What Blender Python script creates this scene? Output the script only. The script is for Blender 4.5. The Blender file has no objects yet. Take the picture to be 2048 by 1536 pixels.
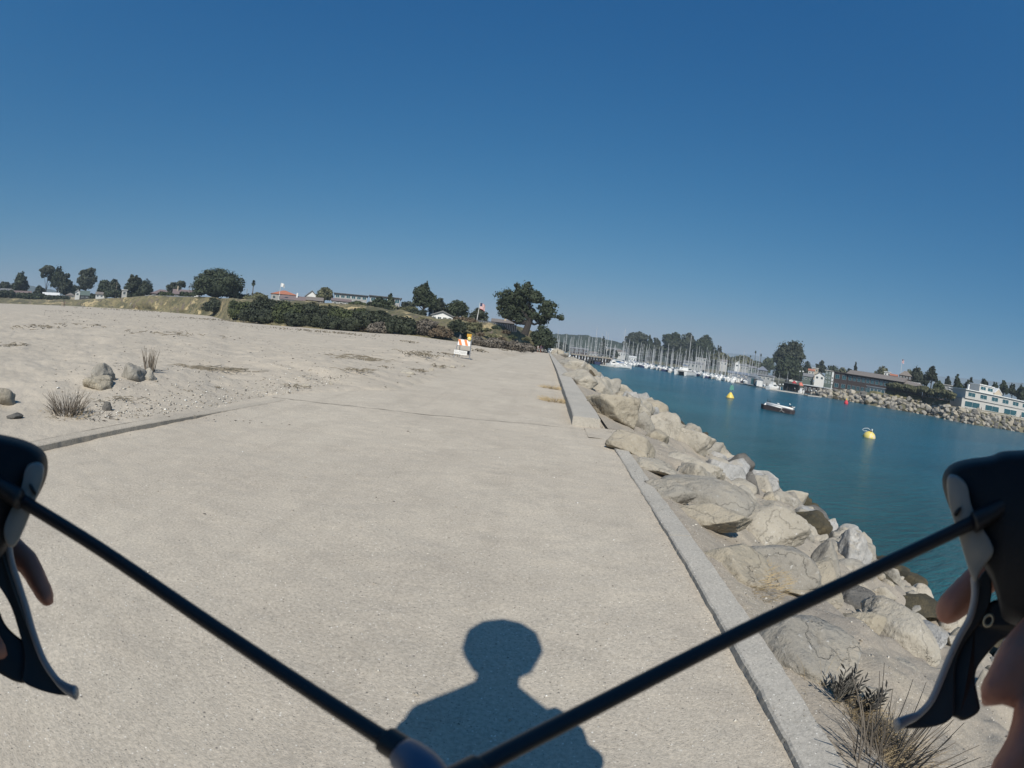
import bpy, math, random
import numpy as np
from mathutils import Vector, Matrix
R = math.radians
random.seed(7)
rng = np.random.default_rng(11)
S = bpy.context.scene
COL = S.collection

# ---------------------------------------------------------------- camera
CAM = Vector((0.0, 0.0, 1.05))
YAW, PITCH, ROLL, FPX = R(3.552), R(4.929), R(6.374), 1000.0      # wide action-camera fisheye lens, 1000 px focal length at 2048 px width
Fv = Vector((-math.sin(YAW)*math.cos(PITCH), math.cos(YAW)*math.cos(PITCH), -math.sin(PITCH)))
R0 = Vector((math.cos(YAW), math.sin(YAW), 0))
U0 = R0.cross(Fv)
Rv = R0*math.cos(ROLL) + U0*math.sin(ROLL)
Uv = U0*math.cos(ROLL) - R0*math.sin(ROLL)
cam = bpy.data.cameras.new('camera')
cam.sensor_width = 36; cam.lens = 36*FPX/2048; cam.type = 'PANO'
for holder in (getattr(cam, 'cycles', None), cam):
    try:
        holder.panorama_type = 'FISHEYE_EQUISOLID'; holder.fisheye_lens = 36*FPX/2048; holder.fisheye_fov = R(200); break
    except AttributeError: pass
cam.clip_start = 0.01; cam.clip_end = 12000
cam.dof.use_dof = True; cam.dof.focus_distance = 5.0; cam.dof.aperture_fstop = 20
camo = bpy.data.objects.new('camera', cam); COL.objects.link(camo)
camo.matrix_world = Matrix(((Rv.x, Uv.x, -Fv.x, CAM.x), (Rv.y, Uv.y, -Fv.y, CAM.y), (Rv.z, Uv.z, -Fv.z, CAM.z), (0, 0, 0, 1)))
S.camera = camo

# ---------------------------------------------------------------- light
SUN_EL = R(45)
world = bpy.data.worlds.new('World'); S.world = world; world.use_nodes = True
wn, wl = world.node_tree.nodes, world.node_tree.links
wn.clear()
sky = wn.new('ShaderNodeTexSky'); sky.sky_type = 'NISHITA'; sky.sun_disc = False
sky.sun_elevation = SUN_EL; sky.sun_rotation = R(180)
sky.altitude = 0; sky.air_density = 1.0; sky.dust_density = 0.6; sky.ozone_density = 3.0
tint = wn.new('ShaderNodeMix'); tint.data_type = 'RGBA'; tint.blend_type = 'MULTIPLY'
tint.inputs[0].default_value = 1.0; tint.inputs[7].default_value = (0.62, 0.86, 1.0, 1)
bg = wn.new('ShaderNodeBackground'); bg.inputs[1].default_value = 0.1
def wmath(op, a, b):
    m = wn.new('ShaderNodeMath'); m.operation = op
    for i, v in enumerate((a, b)):
        if hasattr(v, 'links'): wl.new(v, m.inputs[i])
        else: m.inputs[i].default_value = v
    return m.outputs[0]
sep = wn.new('ShaderNodeSeparateColor'); com = wn.new('ShaderNodeCombineColor')     # colour response of the camera towards deep blue
for i, (gain, power) in enumerate(((1.45, 1.60), (.54, .74), (.56, .47))): wl.new(wmath('MULTIPLY', wmath('POWER', wmath('MULTIPLY', sep.outputs[i], .09), power), gain*10), com.inputs[i])
wo = wn.new('ShaderNodeOutputWorld')
wl.new(sky.outputs[0], tint.inputs[6]); wl.new(tint.outputs[2], sep.inputs[0]); wl.new(com.outputs[0], bg.inputs[0]); wl.new(bg.outputs[0], wo.inputs[0])
sun = bpy.data.lights.new('sun', 'SUN'); sun.energy = 5.0; sun.angle = R(0.53); sun.color = (1.0, 0.95, 0.86)
suno = bpy.data.objects.new('sun', sun); COL.objects.link(suno)
sd = Vector((-0.010, math.cos(SUN_EL), -math.sin(SUN_EL))).normalized()
suno.rotation_euler = sd.to_track_quat('-Z', 'Y').to_euler()
S.view_settings.view_transform = 'Standard'; S.view_settings.look = 'None'
S.view_settings.exposure = 0.0; S.view_settings.gamma = 1.0
S.view_settings.use_curve_mapping = False
S.cycles.volume_bounces = 0; S.cycles.max_bounces = 6; S.cycles.use_denoising = True

# ---------------------------------------------------------------- geometry of the view (to measure where things stand)
def ray(px, py):
    u, v = (px-1024)/FPX, (py-768)/FPX; r = math.hypot(u, v)+1e-12; th = 2*math.asin(min(r/2, .999))
    return (Fv*math.cos(th)+(Rv*u-Uv*v)*(math.sin(th)/r)).normalized()
def P(px, py, d): return CAM + ray(px, py)*d
def onz(px, py, z):
    r = ray(px, py); return CAM + r*((z-CAM.z)/r.z)
def _hor(px):
    lo, hi = 200, 1200
    for _ in range(30):
        m = (lo+hi)/2
        if ray(px, m).z > 0: lo = m
        else: hi = m
    return lo
_HX = np.arange(-400, 2401, 20); _HY = np.array([_hor(float(x)) for x in _HX])
def hor(px): return float(np.interp(px, _HX, _HY))
def G(px, d, z):
    """point at height z in column px, d metres away"""
    r = ray(px, hor(px)+(CAM.z-z)/d*FPX); h = Vector((r.x, r.y, 0)).normalized(); dd = math.sqrt(max(d*d-(CAM.z-z)**2, .01)); return Vector((h.x*dd, h.y*dd, z))
def DK(px, d): return d*float(np.interp(px, [1080, 1110, 1400, 1500, 1560, 2048], [1, 1.35, 1.45, 1.6, 1.9, 1.98]))

# ---------------------------------------------------------------- noise
_perm = np.random.default_rng(3).permutation(256)
_perm = np.concatenate([_perm, _perm, _perm])
_val = np.random.default_rng(4).random(256)*2-1
def vnoise(x, y, z=None):
    x = np.asarray(x, float); y = np.asarray(y, float); z = np.zeros_like(x) if z is None else np.asarray(z, float)
    xi, yi, zi = np.floor(x).astype(int), np.floor(y).astype(int), np.floor(z).astype(int)
    fx, fy, fz = x-xi, y-yi, z-zi
    fx, fy, fz = [t*t*(3-2*t) for t in (fx, fy, fz)]
    def h(a, b, c): return _val[_perm[_perm[_perm[a & 255]+(b & 255)]+(c & 255)]]
    def L(a, b, t): return a+(b-a)*t
    return L(L(L(h(xi, yi, zi), h(xi+1, yi, zi), fx), L(h(xi, yi+1, zi), h(xi+1, yi+1, zi), fx), fy),
             L(L(h(xi, yi, zi+1), h(xi+1, yi, zi+1), fx), L(h(xi, yi+1, zi+1), h(xi+1, yi+1, zi+1), fx), fy), fz)
def fbm(x, y, z=None, o=4):
    s = 0; a = 1; f = 1; z = np.zeros_like(np.asarray(x, float)) if z is None else z
    for i in range(o):
        s = s + a*vnoise(np.asarray(x)*f+17*i, np.asarray(y)*f+5*i, np.asarray(z)*f); a *= .5; f *= 2.03
    return s
def sstep(a, b, x): 
    t = np.clip((np.asarray(x, float)-a)/(b-a), 0, 1); return t*t*(3-2*t)

# ---------------------------------------------------------------- materials
MATS = {}
def mat(name, col, rough=.8, col2=None, scale=3.0, bump=0.0, bscale=None, metal=0.0, spec=.5, world=False, detail=6, rand=0.0, dist=.05, contrast=.25, spots=None):
    if name in MATS: return MATS[name]
    m = bpy.data.materials.new(name); m.use_nodes = True; n, l = m.node_tree.nodes, m.node_tree.links
    b = n['Principled BSDF']; b.inputs['Roughness'].default_value = rough; b.inputs['Metallic'].default_value = metal
    b.inputs['Specular IOR Level'].default_value = spec
    if world: co = n.new('ShaderNodeNewGeometry').outputs['Position']
    else: co = n.new('ShaderNodeTexCoord').outputs['Object']
    col2 = col2 or tuple(c*.75 for c in col)
    tn = n.new('ShaderNodeTexNoise'); tn.inputs['Scale'].default_value = scale; tn.inputs['Detail'].default_value = detail; tn.inputs['Roughness'].default_value = .6
    l.new(co, tn.inputs['Vector'])
    rp = n.new('ShaderNodeValToRGB'); rp.color_ramp.elements[0].position = .5-contrast; rp.color_ramp.elements[1].position = .5+contrast
    rp.color_ramp.elements[0].color = (*col2, 1); rp.color_ramp.elements[1].color = (*col, 1)
    l.new(tn.outputs[0], rp.inputs[0]); out = rp.outputs[0]
    if spots:
        for (sc, th, c3, soft) in spots:
            t2 = n.new('ShaderNodeTexNoise'); t2.inputs['Scale'].default_value = sc; t2.inputs['Detail'].default_value = 5; t2.inputs['Roughness'].default_value = .65
            l.new(co, t2.inputs['Vector'])
            mr = n.new('ShaderNodeMapRange'); mr.inputs[1].default_value = th; mr.inputs[2].default_value = th+soft
            l.new(t2.outputs[0], mr.inputs[0])
            mx = n.new('ShaderNodeMix'); mx.data_type = 'RGBA'; mx.inputs[7].default_value = (*c3, 1)
            l.new(mr.outputs[0], mx.inputs[0]); l.new(out, mx.inputs[6]); out = mx.outputs[2]
    if rand:
        oi = n.new('ShaderNodeObjectInfo'); hs = n.new('ShaderNodeHueSaturation')
        mr = n.new('ShaderNodeMapRange'); mr.inputs[3].default_value = 1-rand; mr.inputs[4].default_value = 1+rand
        l.new(oi.outputs['Random'], mr.inputs[0]); l.new(mr.outputs[0], hs.inputs['Value']); l.new(out, hs.inputs['Color']); out = hs.outputs[0]
    l.new(out, b.inputs['Base Color'])
    if bump:
        t3 = n.new('ShaderNodeTexNoise'); t3.inputs['Scale'].default_value = bscale or scale*6; t3.inputs['Detail'].default_value = 8; t3.inputs['Roughness'].default_value = .65
        l.new(co, t3.inputs['Vector']); bp = n.new('ShaderNodeBump'); bp.inputs['Strength'].default_value = bump; bp.inputs['Distance'].default_value = dist
        l.new(t3.outputs[0], bp.inputs['Height']); l.new(bp.outputs[0], b.inputs['Normal'])
    MATS[name] = m; return m

# ---------------------------------------------------------------- mesh builder
class MB:
    def __init__(s): s.v = []; s.f = []; s.m = []
    def add(s, vs, fs, mi=0):
        o = len(s.v); s.v += [tuple(v) for v in vs]; s.f += [tuple(i+o for i in f) for f in fs]; s.m += [mi]*len(fs); return s
    def box(s, c, d, rz=0, mi=0):
        x, y, z = c; a, b, h = d[0]/2, d[1]/2, d[2]/2; ca, sa = math.cos(rz), math.sin(rz)
        vs = [(x+i*a*ca-j*b*sa, y+i*a*sa+j*b*ca, z+k*h) for k in (-1, 1) for (i, j) in ((-1, -1), (1, -1), (1, 1), (-1, 1))]
        return s.add(vs, [(3, 2, 1, 0), (4, 5, 6, 7), (0, 1, 5, 4), (1, 2, 6, 5), (2, 3, 7, 6), (3, 0, 4, 7)], mi)
    def tube(s, pts, rad, n=8, mi=0, cap=True):
        pts = [Vector(p) for p in pts]; k = len(pts)
        if not hasattr(rad, '__len__'): rad = [rad]*k
        elif len(rad) != k: rad = list(np.interp(np.linspace(0, 1, k), np.linspace(0, 1, len(rad)), rad))
        vs = []; up = Vector((0, 0, 1)); prev = None
        for i, p in enumerate(pts):
            t = (pts[min(i+1, k-1)]-pts[max(i-1, 0)]).normalized()
            if prev is None:
                a = up if abs(t.z) < .95 else Vector((1, 0, 0)); prev = (a-t*a.dot(t)).normalized()
            else:
                q = prev-t*prev.dot(t)
                if q.length > 1e-6: prev = q.normalized()
            b = t.cross(prev)
            for j in range(n):
                w = 2*math.pi*j/n; vs.append(p+(prev*math.cos(w)+b*math.sin(w))*rad[i])
        fs = [(i*n+j, i*n+(j+1) % n, (i+1)*n+(j+1) % n, (i+1)*n+j) for i in range(k-1) for j in range(n)]
        if cap: fs += [tuple(range(n-1, -1, -1)), tuple((k-1)*n+j for j in range(n))]
        return s.add(vs, fs, mi)
    def lathe(s, prof, n=16, c=(0, 0, 0), mi=0):
        vs = [(c[0]+r*math.cos(2*math.pi*j/n), c[1]+r*math.sin(2*math.pi*j/n), c[2]+z) for r, z in prof for j in range(n)]; k = len(prof)
        fs = [(i*n+j, i*n+(j+1) % n, (i+1)*n+(j+1) % n, (i+1)*n+j) for i in range(k-1) for j in range(n)]
        fs += [tuple(range(n-1, -1, -1)), tuple((k-1)*n+j for j in range(n))]
        return s.add(vs, fs, mi)
    def prism(s, a, b, mi=0):
        """closed solid between two matching outlines"""
        n = len(a); return s.add(list(a)+list(b), [tuple(range(n)), tuple(range(2*n-1, n-1, -1))]+[(i, i+n, (i+1) % n+n, (i+1) % n) for i in range(n)], mi)
    def build(s, name, mats, parent=None, smooth=False, loc=None):
        me = bpy.data.meshes.new(name); me.from_pydata(s.v, [], s.f)
        mats = mats if isinstance(mats, (list, tuple)) else [mats]
        for m in mats: me.materials.append(m)
        if len(mats) > 1: me.polygons.foreach_set('material_index', s.m)
        if smooth: me.polygons.foreach_set('use_smooth', [True]*len(me.polygons))
        return link(name, me, parent, loc)
def npmesh(name, V, F, mats, parent=None, smooth=False, mi=None, loc=None):
    V = np.asarray(V, np.float32); F = np.asarray(F, np.int32); me = bpy.data.meshes.new(name); k = F.shape[1]
    me.vertices.add(len(V)); me.vertices.foreach_set('co', V.ravel()); me.loops.add(F.size); me.loops.foreach_set('vertex_index', F.ravel())
    me.polygons.add(len(F)); me.polygons.foreach_set('loop_start', np.arange(0, F.size, k, dtype=np.int32))
    try: me.polygons.foreach_set('loop_total', np.full(len(F), k, np.int32))
    except Exception: pass
    mats = mats if isinstance(mats, (list, tuple)) else [mats]
    for m in mats: me.materials.append(m)
    if mi is not None: me.polygons.foreach_set('material_index', np.asarray(mi, np.int32))
    if smooth: me.polygons.foreach_set('use_smooth', np.ones(len(F), bool))
    me.update(calc_edges=True); me.validate()
    return link(name, me, parent, loc)
def link(name, me, parent=None, loc=None):
    o = bpy.data.objects.new(name, me); COL.objects.link(o)
    if parent is not None: o.parent = parent
    if loc is not None: o.location = loc
    return o
def tag(o, label=None, cat=None, group=None, kind=None):
    if label: o['label'] = label
    if cat: o['category'] = cat
    if group: o['group'] = group
    if kind: o['kind'] = kind
    return o
def thing(name, label, cat, loc=(0, 0, 0), rz=0, group=None):
    o = bpy.data.objects.new(name, None); COL.objects.link(o); o.location = loc; o.rotation_euler = (0, 0, rz); o.empty_display_size = .2
    return tag(o, label, cat, group)
def dup(root, loc, rz=0, sc=None, label=None, group=None):
    r = root.copy(); COL.objects.link(r); r.location = loc; r.rotation_euler = (0, 0, rz)
    if sc: r.scale = sc if hasattr(sc, '__len__') else (sc,)*3
    if label: r['label'] = label
    if group: r['group'] = group
    for ch in list(root.children):
        c = ch.copy(); COL.objects.link(c); c.parent = r
        for g in ch.children:
            d = g.copy(); COL.objects.link(d); d.parent = c
    return r
def grid(X, Y, Z): 
    h, w = X.shape; V = np.stack([X, Y, Z], -1).reshape(-1, 3); i = np.arange(h*w).reshape(h, w)
    F = np.stack([i[:-1, :-1], i[:-1, 1:], i[1:, 1:], i[1:, :-1]], -1).reshape(-1, 4); return V, F
def azyaw(p):
    """rotation that turns local +y away from the camera position, horizontally"""
    return math.atan2(-(p[0]-CAM.x), p[1]-CAM.y)
def interp(tab, x, k): return float(np.interp(x, [t[0] for t in tab], [t[k] for t in tab]))
def ico(sub):
    import bmesh
    bm = bmesh.new(); bmesh.ops.create_icosphere(bm, subdivisions=sub, radius=1); bm.verts.ensure_lookup_table()
    V = np.array([v.co[:] for v in bm.verts]); F = np.array([[v.index for v in f.verts] for f in bm.faces]); bm.free(); return V, F
ICO = {k: ico(k) for k in (1, 2, 3, 4, 5)}
WZ = -4.45

# ================================================================ colours of things
def ground_mat(name, c1, c2, b1, s1, b2, s2, specks=True, wet=False):
    m = bpy.data.materials.new(name); m.use_nodes = True; n, l = m.node_tree.nodes, m.node_tree.links
    b = n['Principled BSDF']; b.inputs['Roughness'].default_value = .95; b.inputs['Specular IOR Level'].default_value = .15
    co = n.new('ShaderNodeNewGeometry').outputs['Position']
    def noise(sc, d=5, r=.6):
        t = n.new('ShaderNodeTexNoise'); t.inputs['Scale'].default_value = sc; t.inputs['Detail'].default_value = d; t.inputs['Roughness'].default_value = r; l.new(co, t.inputs['Vector']); return t.outputs[0]
    def rng_(v, a, b_, c=0, d=1):
        r = n.new('ShaderNodeMapRange'); r.inputs[1].default_value = a; r.inputs[2].default_value = b_; r.inputs[3].default_value = c; r.inputs[4].default_value = d; l.new(v, r.inputs[0]); return r.outputs[0]
    def mix(f, a, c, mode='MIX'):
        x = n.new('ShaderNodeMix'); x.data_type = 'RGBA'; x.blend_type = mode
        if hasattr(f, 'links'): l.new(f, x.inputs[0])
        else: x.inputs[0].default_value = f
        for v, i in ((a, 6), (c, 7)):
            if hasattr(v, 'links'): l.new(v, x.inputs[i])
            else: x.inputs[i].default_value = (*v, 1)
        return x.outputs[2]
    o = mix(rng_(noise(.55, 6), .35, .65), c2, c1)
    o = mix(rng_(noise(7, 5), .3, .7, 0, .4), o, c2); o = mix(rng_(noise(1.9, 7, .7), .48, .66, 0, .55), o, tuple(c*.86 for c in c2))
    mpg = n.new('ShaderNodeMapping'); mpg.inputs['Scale'].default_value = (5, .22, 1); l.new(co, mpg.inputs[0]); tk = n.new('ShaderNodeTexNoise'); tk.inputs['Scale'].default_value = 1.0; tk.inputs['Detail'].default_value = 5; l.new(mpg.outputs[0], tk.inputs['Vector'])
    o = mix(rng_(tk.outputs[0], .52, .68, 0, .40 if specks else .12), o, tuple(c*.88 for c in c2))
    g = rng_(noise(70, 4, .75), .3, .72, .70, 1.18)
    vm = n.new('ShaderNodeVectorMath'); vm.operation = 'SCALE'; l.new(o, vm.inputs[0]); l.new(g, vm.inputs['Scale']); o = vm.outputs[0]
    if specks:
        for sc, th, c3 in ((34, .08, (.72, .68, .60)), (60, .11, (.18, .165, .145)), (23, .055, (.80, .78, .72)), (19, .06, (.14, .13, .12))):
            v = n.new('ShaderNodeTexVoronoi'); v.inputs['Scale'].default_value = sc; l.new(co, v.inputs['Vector'])
            r = n.new('ShaderNodeMapRange'); r.inputs[1].default_value = th; r.inputs[2].default_value = th*1.4; r.inputs[3].default_value = .8; r.inputs[4].default_value = 0
            l.new(v.outputs['Distance'], r.inputs[0]); o = mix(r.outputs[0], o, c3)
    l.new(o, b.inputs['Base Color'])
    a1 = n.new('ShaderNodeBump'); a1.inputs['Strength'].default_value = b1; a1.inputs['Distance'].default_value = .05; l.new(noise(s1, 4, .55), a1.inputs['Height'])
    a2 = n.new('ShaderNodeBump'); a2.inputs['Strength'].default_value = b2; a2.inputs['Distance'].default_value = .006; l.new(noise(s2, 5, .7), a2.inputs['Height']); l.new(a1.outputs[0], a2.inputs['Normal'])
    l.new(a2.outputs[0], b.inputs['Normal']); MATS[name] = m; return m
M_path = ground_mat('packed_grit', (.55, .49, .40), (.47, .415, .34), .2, 5, .8, 130)
M_sand = ground_mat('beach_sand', (.52, .46, .375), (.44, .39, .32), .5, 6, .6, 60, specks=False)
M_bank = ground_mat('bank_sand', (.44, .385, .30), (.34, .30, .25), .5, 7, .8, 60)
M_conc = ground_mat('old_concrete', (.49, .455, .395), (.40, .375, .33), .1, 12, .5, 120)

M_bluff = mat('bluff_earth', (.20, .17, .09), .95, (.075, .072, .038), .14, .6, 1.2, world=True, contrast=.12, dist=.3, spots=[(.16, .57, (.36, .29, .16), .03), (.35, .56, (.13, .105, .08), .06), (.9, .55, (.045, .05, .028), .05)])
M_land = mat('dry_land', (.16, .14, .09), .95, (.07, .075, .04), .05, world=True)
M_hill = mat('wooded_hill', (.045, .06, .035), 1, (.02, .03, .018), .06, 1, .12, world=True, dist=6, contrast=.12)
M_farhill = mat('far_hill', (.10, .13, .14), 1, (.08, .11, .12), .004, world=True)  # pale blue of distance haze mixed into the hill colour
M_rock = {}
def rockmat(key, c1, c2, lich=None, **k):
    c1 = tuple(c*.88 for c in c1); c2 = tuple(c*.82 for c in c2)
    sp = [(1.1, .52, tuple(c*.76 for c in c1), .14), (9, .58, tuple(c*.62 for c in c2), .16), (38, .60, tuple(c*.6 for c in c2), .12)]
    if lich: sp.append((2.2, .60, lich, .16)); sp.append((22, .62, lich, .1))
    m = M_rock[key] = mat('rock_'+key, c1, .92, c2, 2.4, .9, 11, world=True, spec=.2, dist=.05, contrast=.22, spots=sp, **k)
    n, l = m.node_tree.nodes, m.node_tree.links; b = n['Principled BSDF']; src = b.inputs['Base Color'].links[0].from_socket; nrm = b.inputs['Normal'].links[0].from_node
    t = n.new('ShaderNodeTexNoise'); t.inputs['Scale'].default_value = 1.5; t.inputs['Detail'].default_value = 7; t.inputs['Roughness'].default_value = .55; l.new(n.new('ShaderNodeNewGeometry').outputs['Position'], t.inputs['Vector'])
    a = n.new('ShaderNodeMath'); a.operation = 'SUBTRACT'; a.inputs[1].default_value = .47; l.new(t.outputs[0], a.inputs[0]); a2 = n.new('ShaderNodeMath'); a2.operation = 'ABSOLUTE'; l.new(a.outputs[0], a2.inputs[0])
    r = n.new('ShaderNodeMapRange'); r.inputs[1].default_value = .0; r.inputs[2].default_value = .007; r.inputs[3].default_value = .22; r.inputs[4].default_value = 0; l.new(a2.outputs[0], r.inputs[0])
    x = n.new('ShaderNodeMix'); x.data_type = 'RGBA'; x.inputs[7].default_value = (*[c*.3 for c in c2], 1); l.new(r.outputs[0], x.inputs[0]); l.new(src, x.inputs[6]); l.new(x.outputs[2], b.inputs['Base Color'])
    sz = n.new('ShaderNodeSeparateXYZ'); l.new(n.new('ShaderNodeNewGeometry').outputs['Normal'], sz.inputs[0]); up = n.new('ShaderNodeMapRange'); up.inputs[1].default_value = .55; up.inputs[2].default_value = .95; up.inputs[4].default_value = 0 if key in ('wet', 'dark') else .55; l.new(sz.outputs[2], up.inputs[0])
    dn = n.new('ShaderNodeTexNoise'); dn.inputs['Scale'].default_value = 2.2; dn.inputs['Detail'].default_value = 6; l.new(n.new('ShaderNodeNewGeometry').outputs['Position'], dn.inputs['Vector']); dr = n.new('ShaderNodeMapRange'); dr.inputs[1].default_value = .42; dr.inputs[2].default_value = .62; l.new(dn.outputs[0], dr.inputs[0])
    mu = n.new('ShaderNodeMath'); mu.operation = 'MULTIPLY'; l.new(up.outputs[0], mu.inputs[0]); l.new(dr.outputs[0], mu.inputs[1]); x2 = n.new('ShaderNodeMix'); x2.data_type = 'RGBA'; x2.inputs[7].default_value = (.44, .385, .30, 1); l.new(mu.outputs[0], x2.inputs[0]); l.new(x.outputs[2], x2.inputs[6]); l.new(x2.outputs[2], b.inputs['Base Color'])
    bp = n.new('ShaderNodeBump'); bp.invert = True; bp.inputs['Strength'].default_value = .9; bp.inputs['Distance'].default_value = .03; l.new(r.outputs[0], bp.inputs['Height']); l.new(nrm.outputs[0], bp.inputs['Normal']); l.new(bp.outputs[0], b.inputs['Normal'])
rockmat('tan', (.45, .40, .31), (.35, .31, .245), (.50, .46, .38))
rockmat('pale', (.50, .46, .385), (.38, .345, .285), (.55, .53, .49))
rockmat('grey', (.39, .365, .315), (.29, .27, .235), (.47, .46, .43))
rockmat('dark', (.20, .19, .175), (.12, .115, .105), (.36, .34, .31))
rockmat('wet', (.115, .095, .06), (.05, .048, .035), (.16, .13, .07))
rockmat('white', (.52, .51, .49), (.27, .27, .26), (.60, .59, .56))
LEAF = {}
def leafmat(key, c1, c2, sc=.5):
    m = mat('leaves_'+key, tuple(c*1.15 for c in c1), .75, tuple(c*.8 for c in c2), .9, spec=.25, world=True, contrast=.15, detail=3)
    LEAF[key] = m
leafmat('cypress', (.052, .066, .036), (.026, .036, .022))
leafmat('olive', (.13, .13, .07), (.065, .07, .04))
leafmat('green', (.075, .09, .038), (.036, .048, .024))
leafmat('deep', (.046, .056, .034), (.024, .03, .02))
leafmat('euc', (.065, .075, .05), (.034, .042, .03))
leafmat('dead', (.17, .15, .125), (.09, .08, .068))
leafmat('brown', (.14, .105, .07), (.07, .058, .04))
leafmat('grass', (.19, .17, .09), (.09, .09, .045))
M_trunk = mat('bark', (.12, .10, .085), .95, scale=6, bump=.5)
M_paletrunk = mat('pale_bark', (.30, .28, .25), .95, scale=6)
def flat(name, c, rough=.7, **k): return mat(name, c, rough, k.pop('c2', tuple(x*.85 for x in c)), k.pop('scale', 1.5), world=False, **k)
M_white = flat('white_paint', (.78, .78, .76), .5); M_offw = flat('cream_paint', (.52, .51, .48)); M_beige = flat('beige_stucco', (.45, .39, .30))
M_greyw = flat('grey_siding', (.36, .36, .35)); M_dkgrey = flat('charcoal_siding', (.07, .075, .08)); M_brown = flat('brown_siding', (.065, .047, .043), c2=(.045, .034, .032))
M_roofr = flat('clay_roof', (.42, .16, .09)); M_roofg = flat('grey_shingle', (.20, .20, .20)); M_roofb = flat('brown_shingle', (.22, .19, .165), c2=(.15, .13, .115)); M_roofm = flat('mauve_shingle', (.19, .145, .14))
M_green = flat('green_paint', (.10, .135, .12))
M_dusty = ground_mat('dusty_concrete', (.50, .445, .365), (.42, .375, .31), .1, 12, .5, 120); M_blue = flat('blue_canvas', (.03, .12, .35)); M_red = flat('red_canvas', (.38, .035, .04)); M_salmon = flat('salmon_canvas', (.60, .18, .13))
M_glass = mat('window_glass', (.02, .05, .06), .08, (.015, .03, .04), 1, spec=.8); M_teal = mat('teal_glass', (.025, .105, .125), .1, (.015, .06, .08), .8, spec=.8)
M_metal = flat('grey_metal', (.45, .46, .48), .35, metal=.6); M_mast = flat('mast_alloy', (.58, .59, .60), .4); M_wood = flat('weathered_wood', (.28, .25, .21)); M_pile = flat('dark_pile', (.035, .032, .03))
M_black = flat('black_rubber', (.012, .012, .014), .45); M_yellow = flat('buoy_yellow', (.75, .55, .06), .45, c2=(.62, .50, .16), scale=4); M_orange = flat('sign_orange', (.80, .20, .04), .4)
M_buoyg = flat('buoy_green', (.10, .30, .25)); M_buoyr = flat('buoy_red', (.60, .05, .07)); M_navy = flat('navy', (.02, .03, .09)); M_pink = flat('flag_red', (.50, .07, .09))
M_twig = flat('dark_twig', (.075, .062, .05), .9); M_straw = flat('straw', (.46, .35, .19), .9, c2=(.24, .19, .12), scale=8); M_stalk = flat('dry_stalk', (.17, .145, .115), .9, c2=(.09, .075, .06), scale=8)
M_succ = flat('grey_green_leaf', (.105, .10, .085), .7, c2=(.06, .055, .05), scale=20)
M_skinm = mat('skin', (.40, .175, .115), .5, (.26, .11, .08), 30, .15, 250, dist=.002, spec=.4)
# ================================================================ WATER, GROUND, PATH
def water_mat():
    m = bpy.data.materials.new('harbour_water'); m.use_nodes = True; n, l = m.node_tree.nodes, m.node_tree.links
    b = n['Principled BSDF']; b.inputs['Roughness'].default_value = .22; b.inputs['IOR'].default_value = 1.33; b.inputs['Specular IOR Level'].default_value = .5
    co = n.new('ShaderNodeNewGeometry').outputs['Position']
    mp = n.new('ShaderNodeMapping'); mp.inputs['Rotation'].default_value = (0, 0, R(-32)); mp.inputs['Scale'].default_value = (.35, 1, 1); l.new(co, mp.inputs[0])
    def noise(sc, d, v, r=.6):
        t = n.new('ShaderNodeTexNoise'); t.inputs['Scale'].default_value = sc; t.inputs['Detail'].default_value = d; t.inputs['Roughness'].default_value = r; l.new(v, t.inputs['Vector']); return t.outputs[0]
    # murky green near the rocks of the bank, bluer out in the channel
    sx = n.new('ShaderNodeSeparateXYZ'); l.new(co, sx.inputs[0])
    mr = n.new('ShaderNodeMapRange'); mr.inputs[1].default_value = 7; mr.inputs[2].default_value = 34; l.new(sx.outputs[0], mr.inputs[0])
    mx = n.new('ShaderNodeMix'); mx.data_type = 'RGBA'; mx.inputs[6].default_value = (.024, .100, .108, 1); mx.inputs[7].default_value = (.008, .080, .118, 1); l.new(mr.outputs[0], mx.inputs[0])
    r = n.new('ShaderNodeMapRange'); r.inputs[1].default_value = .35; r.inputs[2].default_value = .65; r.inputs[3].default_value = .78; r.inputs[4].default_value = 1.2; l.new(noise(.09, 5, mp.outputs[0]), r.inputs[0])
    vm = n.new('ShaderNodeVectorMath'); vm.operation = 'SCALE'; l.new(mx.outputs[2], vm.inputs[0]); l.new(r.outputs[0], vm.inputs['Scale']); l.new(vm.outputs[0], b.inputs['Base Color'])
    b1 = n.new('ShaderNodeBump'); b1.inputs['Strength'].default_value = .8; b1.inputs['Distance'].default_value = .62; l.new(noise(2.3, 5, mp.outputs[0]), b1.inputs['Height'])
    b2 = n.new('ShaderNodeBump'); b2.inputs['Strength'].default_value = .8; b2.inputs['Distance'].default_value = .05; l.new(noise(9, 3, mp.outputs[0]), b2.inputs['Height']); l.new(b1.outputs[0], b2.inputs['Normal'])
    l.new(b2.outputs[0], b.inputs['Normal']); return m
M_water = water_mat()
g = 4500
o = MB().add([(-g, -g, WZ), (g, -g, WZ), (g, g, WZ), (-g, g, WZ)], [(0, 1, 2, 3)]).build('water', M_water); tag(o, kind='structure')

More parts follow.
